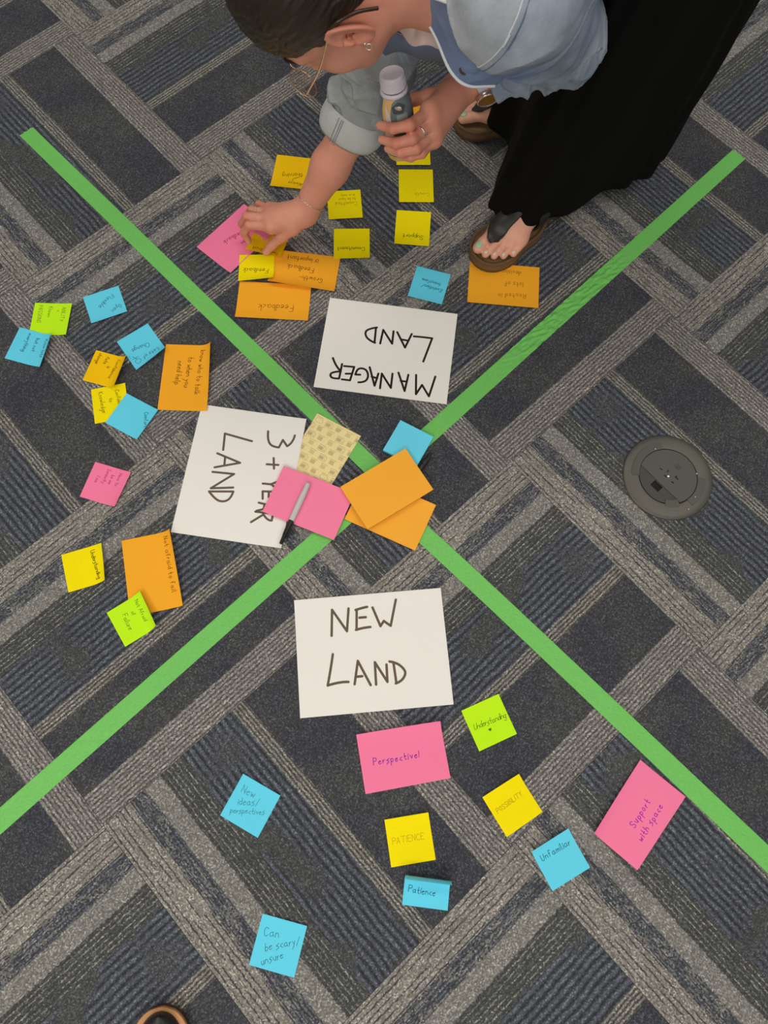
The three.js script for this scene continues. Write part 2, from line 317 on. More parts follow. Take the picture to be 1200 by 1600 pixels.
// ------------------------------------------------------------------ sticky notes and signs
const PAPER = { blue: alb(96, 198, 226), pink: alb(255, 118, 150), orange: alb(255, 160, 38), yellow: alb(252, 212, 4), gold: alb(255, 184, 8), lime: alb(184, 228, 26), white: alb(226, 218, 208) };
const PAPER_INK = { blue: '#2c5f78', pink: '#9c2f86', orange: '#8a4a12', yellow: '#7d6a10', gold: '#74500f', lime: '#5f8a2a', white: '#54473f' };
function paperGeo(w, h, bendL, bendR, len, thick = 0.00022, nu = 16, nv = 24) {
  // local x along the writing, z down the page; the band of length len at the top (z = -h/2) bends up to bendL / bendR
  const top = [], uv = [];
  const angle = (H) => { if (H <= 1e-5) return 1e-4; let a = 1e-4, b = 2.2; for (let i = 0; i < 40; i++) { const m = (a + b) / 2; if (len * (1 - Math.cos(m)) / m < H) a = m; else b = m; } return a; };
  const tl = angle(bendL), trr = angle(bendR);
  for (let j = 0; j <= nv; j++) for (let i = 0; i <= nu; i++) {
    const u = i / nu, v = j / nv, s = v * h, flat = h - len, th = mix(tl, trr, u) * Math.max(0, s - flat) / len, r = len / mix(tl, trr, u);
    let y = 0, z = s; if (s > flat) { y = r * (1 - Math.cos(th)); z = flat + r * Math.sin(th); }
    top.push(new THREE.Vector3((u - 0.5) * w, y, h / 2 - z)); uv.push(u, v);
  }
  return shell(top, uv, nu, nv, thick);
}
function paper(name, spec) {
  const { f, c, y = 0.0012, bend = [0.003, 0.003], len, lines = [], ink, lw = 0.9, label, category, group: grp, art } = spec;
  const w = f[3], h = f[4], k = w > 200 ? 4 : 4, R = rng(Math.round(f[0] * 7919 + f[1] * 104729) & 0xfffffff);
  const base = PAPER[c];
  const map = canvasTex(Math.round(w * k), Math.round(h * k), (ctx) => {
    ctx.fillStyle = css(base); ctx.fillRect(0, 0, w * k, h * k); ctx.scale(k, k);
    ctx.globalAlpha = 0.03; for (let i = 0; i < 160; i++) { ctx.fillStyle = R() > 0.5 ? '#fff' : '#000'; ctx.fillRect(R() * w, R() * h, 3 + R() * 12, 0.3); } ctx.globalAlpha = 1;
    ctx.strokeStyle = ctx.fillStyle = ink ?? PAPER_INK[c];
    for (const [t, x, yy, size, ang = 0, slant = 0.08, sp = 1] of lines) write(ctx, t, x, yy, size, ang, slant, lw, R, sp);
    if (art) art(ctx, R);
  });
  const top = new THREE.MeshPhysicalMaterial({ map, roughness: 0.8, specularIntensity: 0.25 }), under = std(new THREE.Color().setRGB(...base), 0.75);
  const geo = paperGeo(w / 1000, h / 1000, bend[0], bend[1], len ?? Math.min(0.034, h / 2200));
  const o = new THREE.Mesh(geo, [top, under]); o.name = numbered(name); o.castShadow = o.receiveShadow = true;
  o.position.set(f[0], y, f[1]); o.rotation.y = -f[2] * Math.PI / 180;
  if (spec.tilt) o.rotateX(spec.tilt);
  scene.add(o); return tag(o, label, category, grp);
}
const note = (spec) => paper('sticky_note', { category: 'sticky note', ...spec });
const heart = (x, y, s) => (ctx) => { ctx.beginPath(); ctx.moveTo(x, y + s); ctx.bezierCurveTo(x - 1.6 * s, y - 0.2 * s, x - 0.7 * s, y - 1.3 * s, x, y - 0.4 * s); ctx.bezierCurveTo(x + 0.7 * s, y - 1.3 * s, x + 1.6 * s, y - 0.2 * s, x, y + s); ctx.fill(); };

// left quarter, read from the left side
note({ f: [-0.7219, -0.7861, 89.2, 76, 80], c: 'lime', bend: [0.003, 0.005], lw: 0.8, lines: [['ABILITY', 9, 19, 8, 3], ['=', 16, 31, 6], ['Known', 8, 48, 8, 2], ['PASSIONS', 6, 70, 8, -2]], label: 'lime green note topmost at the far left, overlapped by a blue note' });
note({ f: [-0.752, -0.7164, 103.6, 76, 82], c: 'blue', y: 0.0022, bend: [0.014, 0.006], ink: '#1d4a60', lw: 0.9, lines: [['Know lots', 14, 15, 8, -6], ['but not', 14, 38, 8, -4], ['everything', 8, 58, 8, -4]], label: 'blue note about knowing lots, leftmost of all, overlapping the lime note' });
note({ f: [-0.6133, -0.8263, 155.3, 78, 70], c: 'blue', bend: [0.003, 0.003], lw: 0.9, lines: [['Open', 10, 27, 10, -26], ['Flexible', 20, 56, 10, -30]], label: 'blue note with Open Flexible written slantwise, right of the lime note' });
note({ f: [-0.5209, -0.7306, 141.7, 75, 82], c: 'blue', bend: [0.013, 0.002], ink: '#1f5470', lines: [['Lots of', 12, 19, 9, 2], ['Change', 22, 43, 10, 8]], art: (ctx) => { ctx.lineWidth = 0.9; ctx.beginPath(); ctx.arc(61, 16, 6, 0, 6); ctx.moveTo(61, 22); ctx.lineTo(66, 32); ctx.moveTo(55, 26); ctx.lineTo(69, 26); ctx.stroke(); }, label: 'blue note reading Lots of Change, touching the big orange note' });
note({ f: [-0.5678, -0.5986, 75.1, 78, 70], c: 'yellow', bend: [0.001, 0], ink: '#6e5a10', lines: [['Confidence', 12, 22, 8, -4], ['to', 28, 36, 8], ['Knowledge', 10, 56, 9, -4]], label: 'yellow note tucked between a golden note and a blue note' });
note({ f: [-0.5855, -0.6731, 103.5, 72, 78], c: 'gold', y: 0.0022, bend: [0.016, 0.014], ink: '#5b3d10', lines: [['Confidence', 8, 25, 8, 6], ['is', 28, 41, 6], ['fate', 8, 51, 7, 3], ['change', 4, 68, 7, 2]], label: 'golden note with a bent-up edge overlapping the yellow note' });
note({ f: [-0.5185, -0.5707, 116.3, 75, 78], c: 'blue', y: 0.0034, bend: [0.002, 0.004], lines: [['Comfort', 18, 22, 8, -34]], label: 'blue note reading Comfort, lying on the corner of the yellow note' });
note({ f: [-0.4202, -0.6644, 89.2, 150, 102], c: 'orange', bend: [0.016, 0.004], ink: '#7a430f', lw: 1.1, lines: [['know who to talk', 12, 27, 11, 2], ['to when you', 28, 51, 11, 2], ['need help', 38, 72, 11, 2]], label: 'large orange note reading know who to talk to, above the white sign' });
note({ f: [-0.5497, -0.4242, 104.6, 76, 78], c: 'pink', bend: [0.004, 0.008], ink: '#c2437c', lw: 0.9, lines: [['Here to', 8, 22, 7], ['be me', 16, 36, 7], ['Seniority', 6, 48, 7], ['I am', 26, 63, 7]], label: 'small square pink note alone at the left of the white sign' });
note({ f: [-0.563, -0.2568, 70.1, 76, 78], c: 'yellow', bend: [0.003, 0.014], ink: '#4d4410', lw: 1.1, lines: [['Understanding', 9, 24, 8.5, -5, 0.08, 0.8]], label: 'yellow note reading Understanding at the left, beside the orange note' });
note({ f: [-0.4349, -0.2522, 75.4, 150, 100], c: 'orange', bend: [0.014, 0.005], ink: '#7a430f', lw: 1.0, lines: [['Not afraid to fail', 10, 20, 10, -1, 0.05, 1.5]], label: 'large orange note reading Not afraid to fail, below the white sign' });
note({ f: [-0.457, -0.164, 54.4, 75, 74], c: 'lime', y: 0.0024, bend: [0.009, 0.016], lines: [['Not Afraid', 9, 20, 8, 3], ['of', 24, 36, 7], ['Failure', 20, 52, 9, 4]], label: 'lime green note with a lifted corner lying on the orange note' });
// upper quarter, written for someone standing at the top
note({ f: [-0.2462, -1.1887, -175.1, 79, 92], c: 'gold', bend: [0.006, 0.005], ink: '#5a3d0c', lines: [['Always', 8, 20, 9, 3], ['learning', 14, 48, 11, -10]], art: (ctx) => { ctx.lineWidth = 1; ctx.beginPath(); ctx.moveTo(34, 28); ctx.lineTo(12, 42); ctx.stroke(); }, label: 'golden note about learning beside the bare forearm' });
note({ f: [-0.1186, -1.1076, 172.8, 76, 78], c: 'yellow', bend: [0.003, 0.004], ink: '#a88a14', lw: 0.8, lines: [['Committed', 10, 46, 9, 2], ['to be here', 12, 57, 7, 1], ['in a way', 14, 67, 7]], label: 'yellow note with faint writing at its far edge, right of the forearm' });
note({ f: [-0.0971, -1.0054, 176.8, 79, 80], c: 'yellow', bend: [0.006, 0.003], ink: '#4a3f0e', lw: 1.0, lines: [['Commitment', 11, 32, 10, 0]], label: 'yellow note reading Commitment, its corner under an orange note' });
note({ f: [0.0299, -1.2718, 176.8, 78, 96], c: 'yellow', bend: [0.002, 0.002], ink: '#b89812', lw: 0.8, lines: [['Hope', 9, 46, 9, 0]], label: 'yellow note half hidden below the hand with the bottle' });
note({ f: [0.0401, -1.1672, 177.3, 78, 92], c: 'yellow', bend: [0.003, 0.003], ink: '#c0a010', lw: 0.8, lines: [['Growth', 10, 28, 9, 0]], label: 'yellow note with the faintest writing, middle of the yellow column' });
note({ f: [0.0359, -1.0533, -178.5, 77, 92], c: 'yellow', bend: [0.003, 0.004], ink: '#3f360c', lw: 1.0, lines: [['Support', 14, 28, 11, 2]], label: 'yellow note reading Support, nearest of the yellow column' });
note({ f: [0.032, -1.374, -178.3, 152, 89], c: 'orange', bend: [0.003, 0.003], label: 'orange note almost hidden behind the hand and the bottle' });
note({ f: [-0.3494, -1.0074, 128.1, 150, 104], c: 'pink', bend: [0.003, 0.003], ink: '#8c2f5c', lw: 1.1, lines: [['When', 52, 34, 10, 14], ['feedback', 50, 58, 11, 14]], label: 'pink note turned diagonally under the reaching hand' });
note({ f: [-0.2564, -0.8528, -179.5, 155, 90], c: 'orange', bend: [0.004, 0.004], ink: '#8c5013', lw: 1.1, lines: [['Feedback', 34, 38, 15, -2]], label: 'orange note reading Feedback, lowest of the overlapping cluster' });
note({ f: [-0.1959, -0.9304, -175, 145, 91], c: 'orange', y: 0.0024, bend: [0.006, 0.012], ink: '#7a430f', lw: 1.1, lines: [['Growth-', 30, 32, 12, 2], ['Feedback', 52, 55, 12, 2], ['is important', 46, 78, 11, 2]], label: 'orange note about growth and feedback lying across the cluster' });
note({ f: [-0.2998, -0.9316, 176.4, 76, 68], c: 'yellow', y: 0.0038, bend: [0.011, 0.003], ink: '#5a4d0c', lw: 1.0, lines: [['Feedback', 12, 32, 11, 2]], label: 'yellow note reading Feedback, on top of the orange notes' });
note({ f: [-0.2822, -0.992, -167.9, 79, 60], c: 'gold', y: 0.005, tilt: 0.16, bend: [0.003, 0.003], ink: '#a3650a', lw: 1.1, lines: [['feed', 8, 12, 8, 2], ['trust', 44, 14, 8, 4]], label: 'golden note pinched by the thumb of the reaching hand' });
note({ f: [0.0763, -0.9089, -166.6, 76, 80], c: 'blue', bend: [0.003, 0.003], ink: '#1d4a60', lines: [['Evolution/', 8, 38, 8, 2, 0.3], ['transform', 14, 52, 8, 2, 0.3]], label: 'blue note above the white sign, nearest the sandalled foot' });
note({ f: [0.2376, -0.9182, -177.3, 153, 104], c: 'orange', bend: [0.003, 0.003], ink: '#a8650f', lw: 1.0, lines: [['Rooted in', 28, 34, 11, -4, 0.05, 1.4], ['lots of', 34, 62, 11, -2], ['decisions', 40, 90, 11, 0]], label: 'orange note lying directly below the sandal' });
// lower quarter, read from the bottom
note({ f: [0.0529, 0.0571, -12.3, 152, 101], c: 'pink', bend: [0.003, 0.012], ink: '#8a1fa6', lw: 1.2, lines: [['Perspective!', 22, 56, 11, 1, 0.05, 1.5]], label: 'large pink note reading Perspective, below the nearest white sign' });
note({ f: [0.2055, -0.0071, -25.9, 75, 76], c: 'lime', bend: [0.002, 0.003], ink: '#50681c', lw: 0.8, lines: [['Understanding', 8, 40, 10, 2, 0.25, 0.5]], art: heart(34, 50, 3), label: 'lime green note with a tiny heart, right of the nearest white sign' });
note({ f: [0.2463, 0.1289, -34.4, 76, 76], c: 'yellow', bend: [0.003, 0.009], ink: '#bb9a12', lw: 0.9, lines: [['POSSIBILITY', 9, 37, 8, -2]], label: 'yellow note reading Possibility, tilted, below the lime note' });
note({ f: [0.0693, 0.1918, -11.2, 77, 77], c: 'yellow', bend: [0.005, 0.005], ink: '#cba912', lw: 0.9, lines: [['PATIENCE', 8, 42, 10, 0]], label: 'yellow note reading Patience above a curled blue note' });
note({ f: [0.1006, 0.2612, 4.5, 77, 70], c: 'blue', bend: [0.03, 0.032], len: 0.04, ink: '#1a4c66', lines: [['Patience', 8, 49, 10, 2]], label: 'curled blue note with its upper edge lifted, below a yellow note' });
note({ f: [0.3275, 0.2122, -30.8, 76, 72], c: 'blue', bend: [0.008, 0.006], ink: '#1a4c66', lines: [['Unfamiliar', 9, 25, 11, 0]], label: 'blue note reading Unfamiliar at the lower right' });
note({ f: [0.4668, 0.1349, -52.8, 152, 97], c: 'pink', bend: [0.012, 0.003], ink: '#a01fb4', lw: 1.2, lines: [['Support', 52, 56, 11, -2, 0.05, 1.6], ['with space', 42, 78, 11, -2, 0.05, 1.5]], label: 'large pink note at the lower right beside the green tape' });
note({ f: [-0.2094, 0.149, 25.8, 76, 77], c: 'blue', bend: [0.002, 0.002], ink: '#33788e', lw: 0.8, lines: [['New', 12, 28, 13, -8], ['ideas/', 18, 48, 11, -26], ['perspectives', 13, 65, 9, -25]], label: 'blue note reading New ideas perspectives at the lower left' });
note({ f: [-0.1429, 0.361, 11.7, 77, 78], c: 'blue', bend: [0.002, 0.002], ink: '#33788e', lw: 0.9, lines: [['Can', 11, 32, 13, -10], ['be scary/', 20, 52, 11, -24], ['unsure', 20, 73, 11, -30]], label: 'blue note reading Can be scary unsure, nearest the bottom edge' });

const sign = (spec) => paper('paper_sign', { category: 'paper sign', c: 'white', bend: [0.0015, 0.0015], len: 0.05, ...spec });
const traced = (text, ink, lw) => (ctx) => { ctx.strokeStyle = ink; strokes(ctx, text.split('|').map((s) => s.split(' ').map((q) => q.split(',').map(Number))).flatMap((s) => (s.length > 2 && s.some((_, i) => i > 0 && i < s.length - 1 && sharp(s[i - 1], s[i], s[i + 1])) ? cut(s) : [s])), lw); };
function sharp(a, b, c) { const x1 = b[0] - a[0], y1 = b[1] - a[1], x2 = c[0] - b[0], y2 = c[1] - b[1]; return (x1 * x2 + y1 * y2) / (Math.hypot(x1, y1) * Math.hypot(x2, y2)) < 0.35; }
function cut(s) { const out = []; let cur = [s[0]]; for (let i = 1; i < s.length; i++) { cur.push(s[i]); if (i < s.length - 1 && sharp(s[i - 1], s[i], s[i + 1])) { out.push(cur); cur = [s[i]]; } } out.push(cur); return out; }
sign({ f: [-0.0102, -0.1236, -7.4, 278, 214], y: 0.0016, label: 'white paper sign reading NEW LAND', art: traced('66,72 70,24 95,66 101,24|116,28 113,65|114,28 126,25 136,24|120,43 132,43|112,65 126,62 139,62|146,26 158,62 165,53 177,63 191,15|66,106 60,135 53,161|53,161 77,156 91,158|102,163 111,122 131,167|105,150 117,150|141,167 142,127 162,164 163,133|176,130 178,165|169,128 182,131 196,145 196,155 186,166 177,168', '#6a5b52', 4.6) });
sign({ f: [-0.009, -0.7479, -174.6, 276, 214], y: 0.0016, label: 'white paper sign reading MANAGER LAND, upside down', art: traced('59,91 47,148|47,148 71,148 86,147|91,152 101,118 122,152|96,135 111,136|130,153 129,123 152,153 154,120|168,156 166,120|166,157 184,151 190,140 181,125 165,120|30,60 38,13 55,37 65,14 70,58|86,56 89,18 107,58|88,40 100,40|119,54 118,21 141,51 140,17|148,50 152,21 168,62|149,39 161,41|186,24 173,26 167,40 173,55 186,58 194,52 195,41 185,42|200,58 204,26|200,58 221,57|202,42 215,40|204,26 221,26|226,61 227,27|227,27 240,25 247,31 244,40 226,44|227,45 239,55 247,72', '#2b2220', 4.4) });
sign({ f: [-0.2877, -0.4579, 96.0, 273, 217], y: 0.0018, label: 'white paper sign reading 3+ YEAR LAND, turned sideways', art: traced('64,100 56,157|56,157 91,153|100,163 113,114 130,162|105,146 122,144|140,164 138,121 174,160 166,117|181,162 174,115|175,115 189,117 198,129 196,146 181,162|38,72 56,70 70,58 69,44|69,44 52,39 64,28 56,18 39,17|108,61 106,38|93,50 115,45|149,61 148,45|148,45 139,30|148,45 156,30|165,58 162,35|165,58 180,55|164,46 175,44|162,35 177,33|189,61 192,29 206,62|190,49 201,49|208,64 207,29|207,29 221,29 223,38 209,49|212,48 230,68', '#6a5b52', 4.4) });

// ------------------------------------------------------------------ pads, pens, liner in the middle
function pad(name, f, y, th, c, label) {
  const g = group(name, label, 'note pad'); g.position.set(f[0], y, f[1]); g.rotation.y = -f[2] * Math.PI / 180;
  const w = f[3] / 1000, d = f[4] / 1000, base = PAPER[c];
  const edge = canvasTex(16, 128, (ctx) => { ctx.fillStyle = css(base); ctx.fillRect(0, 0, 16, 128); ctx.fillStyle = css(base.map((v) => v * 0.8)); for (let i = 0; i < 128; i += 6) ctx.fillRect(0, i, 16, 1); });
  const side = new THREE.MeshStandardMaterial({ map: edge, roughness: 0.8 });
  const block = new RoundedBoxGeometry(w, th - 0.0006, d, 1, 0.0003); block.clearGroups();
  part('sheet_block', block.translate(0, (th - 0.0006) / 2, 0), side, g);
  const top = paperGeo(w + 0.0004, d + 0.0004, 0.0012, 0.0018, 0.03); const m = std(new THREE.Color().setRGB(...base), 0.72);
  const t = part('top_sheet', top, [m, m], g); t.position.y = th - 0.0003;
}
pad('note_pad', [0.0125, -0.3925, 22.2, 150, 100], 0.0016, 0.004, 'orange', 'lower orange note pad, mostly under the other orange pad');
pad('note_pad', [0.0036, -0.4368, -34.7, 151, 100], 0.0133, 0.005, 'orange', 'upper orange note pad lying across the crossing of the tapes');
pad('note_pad', [-0.1478, -0.4035, 19.6, 151, 101], 0.0062, 0.0032, 'pink', 'pink note pad with a grey marker on it');
pad('note_pad', [0.0425, -0.536, 26.3, 75, 73], 0.0018, 0.0082, 'blue', 'thick square blue note pad above the orange pads');
{
  // printed backing sheet of a pad
  const w = 102, h = 145, k = 5;
  const map = canvasTex(w * k, h * k, (ctx) => {
    const R = rng(77); ctx.fillStyle = css(alb(226, 205, 142)); ctx.fillRect(0, 0, w * k, h * k); ctx.scale(k, k);
    ctx.strokeStyle = css(alb(150, 132, 88)); ctx.fillStyle = css(alb(176, 158, 110)); ctx.lineWidth = 0.5;
    ctx.scale(1.32, 1.32);
    for (let r = 0; r < 12; r++) for (let q = -1; q < 7; q++) {
      const x = q * 17.5 + (r % 2) * 9 + 2, y = r * 12.6 + 3 + q * 0.4, kind = (q + r * 2 + 20) % 3;
      ctx.globalAlpha = 0.9; ctx.lineWidth = 0.55; ctx.beginPath(); ctx.moveTo(x, y); ctx.lineTo(x + 11, y); ctx.stroke();
      ctx.lineWidth = 0.4;
      if (kind === 0) { ctx.strokeRect(x + 0.5, y + 2, 12.5, 7.5); ctx.fillRect(x + 1.2, y + 3, 7, 5); ctx.beginPath(); ctx.moveTo(x + 9, y + 4); ctx.lineTo(x + 12, y + 7.6); ctx.moveTo(x + 9, y + 7.6); ctx.lineTo(x + 12, y + 7.6); ctx.stroke(); }
      else if (kind === 1) { for (let i = 0; i < 5; i++) { ctx.beginPath(); ctx.moveTo(x + 1, y + 2.2 + i * 1.3); ctx.lineTo(x + 8 + R() * 1.5, y + 2.2 + i * 1.3); ctx.lineWidth = 0.75; ctx.stroke(); } }
      else if ((r * 7 + q) % 5 === 0) { ctx.beginPath(); ctx.moveTo(x + 2, y + 2); ctx.lineTo(x + 11, y + 2); ctx.lineTo(x + 13, y + 6); ctx.lineTo(x + 11, y + 9); ctx.lineTo(x + 2, y + 9); ctx.lineTo(x, y + 6); ctx.closePath(); ctx.stroke(); }
      else { for (let i = 0; i < 4; i++) { ctx.beginPath(); ctx.moveTo(x + 1, y + 2.4 + i * 1.6); ctx.lineTo(x + 9, y + 2.4 + i * 1.6); ctx.lineWidth = 0.6; ctx.stroke(); } }
    }
  });
  const g = group('backing_sheet', 'cream backing sheet printed with small boxes, above the pink pad', 'backing sheet');
  g.position.set(-0.131, 0.0022, -0.508); g.rotation.y = -26.3 * Math.PI / 180;
  const t = paperGeo(w / 1000, h / 1000, 0.002, 0.001, 0.03, 0.0006);
  part('printed_sheet', t, [new THREE.MeshStandardMaterial({ map, roughness: 0.6 }), std(col(222, 205, 150), 0.8)], g);
}
const penBlack = std(new THREE.Color(0.012, 0.012, 0.014), 0.28), penGrey = std(col(186, 181, 172), 0.42);
function marker(tip, tail, label, spin, barrel = penGrey) {
  const g = group('marker_pen', label, 'marker pen');
  const a = V(tip), b = V(tail), ax = b.clone().sub(a), L = ax.length(); ax.normalize();
  g.position.copy(a); g.quaternion.setFromUnitVectors(new THREE.Vector3(0, 1, 0), ax);
  g.rotateY(spin);
  const lathe = (p) => new THREE.LatheGeometry(p.map((q) => new THREE.Vector2(q[0], q[1] * L)), 24);
  part('cap', lathe([[0, 0], [0.0028, 0.001], [0.0033, 0.01], [0.0036, 0.1], [0.0047, 0.16], [0.0052, 0.24], [0.0056, 0.37], [0.0054, 0.378], [0, 0.379]]), penBlack, g);
  part('barrel', lathe([[0, 0.379], [0.0055, 0.3795], [0.0058, 0.4], [0.006, 0.6], [0.0058, 0.8], [0.005, 0.94], [0.0047, 0.985], [0.004, 0.998], [0, 1]]), barrel, g);
  const clip = new THREE.ExtrudeGeometry(new THREE.Shape([[-0.0014, 0], [0.0014, 0], [0.0012, 0.03], [-0.0012, 0.03]].map((q) => new THREE.Vector2(...q))), { depth: 0.0012, bevelSize: 0.0003, bevelThickness: 0.0003, bevelSegments: 2 });
  part('clip', clip.translate(0, L * 0.12, 0.0058), penBlack, g);
}
marker([-0.195, 0.0115, -0.317], [-0.15, 0.0158, -0.441], 'grey marker pen with a black cap lying on the pink pad', 0.9);
marker([0.088, 0.0068, -0.518], [0.05, 0.0068, -0.452], 'short black capped marker pen sticking out under the blue pad', 2.2, penBlack);

// ------------------------------------------------------------------ round floor box
{
  const g = group('floor_box', 'round dark bronze floor outlet cover set in the carpet', 'floor outlet'); g.position.set(0.5625, 0, -0.492);
  const bronze = std(col(82, 78, 71), 0.42, { metalness: 0.25 }), plate = std(col(74, 71, 65), 0.5, { metalness: 0.2 }), darkm = std(new THREE.Color(0.004, 0.004, 0.004), 0.8), chrome = std(new THREE.Color(0.75, 0.74, 0.7), 0.25, { metalness: 1 });
  const ring = [[0.0585, -0.004], [0.0585, 0.0045], [0.0592, 0.0055], [0.066, 0.006], [0.08, 0.0052], [0.087, 0.0035], [0.0895, 0.0015], [0.0895, -0.004], [0.0585, -0.004]];
  part('flange', new THREE.LatheGeometry(ring.map((q) => new THREE.Vector2(...q)), 96), bronze, g);
  const arc = (a0, a1, r0, r1, y, h) => {
    const s = new THREE.Shape(), n = 28; for (let i = 0; i <= n; i++) { const a = mix(a0, a1, i / n), e = i === 0 || i === n ? r1 - 0.003 : r1; s[i ? 'lineTo' : 'moveTo'](Math.cos(a) * e, Math.sin(a) * e); }
    for (let i = n; i >= 0; i--) { const a = mix(a0, a1, i / n); s.lineTo(Math.cos(a) * r0, Math.sin(a) * r0); }
    return new THREE.ExtrudeGeometry(s, { depth: h, bevelSize: 0.0004, bevelThickness: 0.0004, bevelSegments: 2, curveSegments: 8 }).rotateX(-Math.PI / 2).translate(0, y, 0);
  };
  part('hinge_plate', arc(1.7, 3.15, 0.0582, 0.073, 0.0052, 0.0012), plate, g);
  part('hinge_plate', arc(-0.95, -0.02, 0.0582, 0.073, 0.0052, 0.0012), plate, g);
  part('well', new THREE.CylinderGeometry(0.0584, 0.0584, 0.004, 64).translate(0, -0.0016, 0), darkm, g);
  // lid: disc cut by a chord, with a smaller flap beside it
  const ch = Math.PI * 0.75, R = 0.0565, chord = (side, gap) => {
    const s = new THREE.Shape(), nrm = [-0.72, -0.69], off = 0.0215, pts = [];
    for (let i = 0; i < 160; i++) { const a = i / 160 * Math.PI * 2, x = Math.cos(a) * R, y = Math.sin(a) * R; pts.push([x, y]); }
    const poly = []; for (let i = 0; i < pts.length; i++) {
      const A = pts[i], B = pts[(i + 1) % pts.length], da = side * (A[0] * nrm[0] + A[1] * nrm[1] - off - gap * side), db = side * (B[0] * nrm[0] + B[1] * nrm[1] - off - gap * side);
      if (da >= 0) poly.push(A); if (da * db < 0) { const t = da / (da - db); poly.push([mix(A[0], B[0], t), mix(A[1], B[1], t)]); }
    }
    poly.forEach((q, i) => s[i ? 'lineTo' : 'moveTo'](...q)); return s;
  };
  const ext = (s, h, y) => new THREE.ExtrudeGeometry(s, { depth: h, bevelSize: 0.0005, bevelThickness: 0.0005, bevelSegments: 2 }).rotateX(-Math.PI / 2).translate(0, y, 0);
  part('lid', ext(chord(-1, -0.0012), 0.004, 0.0012), plate, g);
  const flap = chord(1, 0.0012), hole = new THREE.Path(), u = [0.69, -0.72], w = [0.72, 0.69], c0 = [-0.0245, -0.021];
  [[-0.0105, -0.0075], [0.0105, -0.0075], [0.0105, 0.0075], [-0.0105, 0.0075]].forEach((q, i) => hole[i ? 'lineTo' : 'moveTo'](c0[0] + u[0] * q[0] + w[0] * q[1], c0[1] + u[1] * q[0] + w[1] * q[1]));
  flap.holes.push(hole);
  part('cable_flap', ext(flap, 0.0026, 0.0012), std(col(58, 56, 52), 0.5, { metalness: 0.2 }), g);
  part('finger_tab', arc(-1.75, -1.28, 0.05, 0.0645, 0.0044, 0.0014), plate, g);
  const screw = (x, z, r) => part('screw', new THREE.SphereGeometry(r, 16, 10).scale(1, 0.4, 1).translate(x, 0.006, z), chrome, g);
  screw(0, 0, 0.0028); for (const [x, z] of [[-0.0225, -0.057], [0.057, -0.008], [0.05, 0.041], [0.034, 0.067]]) part('screw', new THREE.SphereGeometry(0.0015, 12, 8).scale(1, 0.5, 1).translate(x, 0.0068, z), chrome, g);
  const slots = []; for (const [x, z, a] of [[-0.0135, -0.0145, 0.7], [-0.006, 0, 0.9], [0.0075, 0.0125, 0.7], [0.017, 0.004, 0.9], [0, -0.011, 2.2], [0.015, 0.0, 2.4]]) slots.push(new THREE.BoxGeometry(0.006, 0.0004, 0.002).rotateY(-a).translate(x, 0.0059, z));
  part('slot', mergeGeometries(slots), darkm, g);
  part('emblem', new THREE.BoxGeometry(0.012, 0.0004, 0.010).rotateY(-0.75).translate(0.021, 0.0059, -0.021), std(col(62, 60, 58), 0.6), g);
}

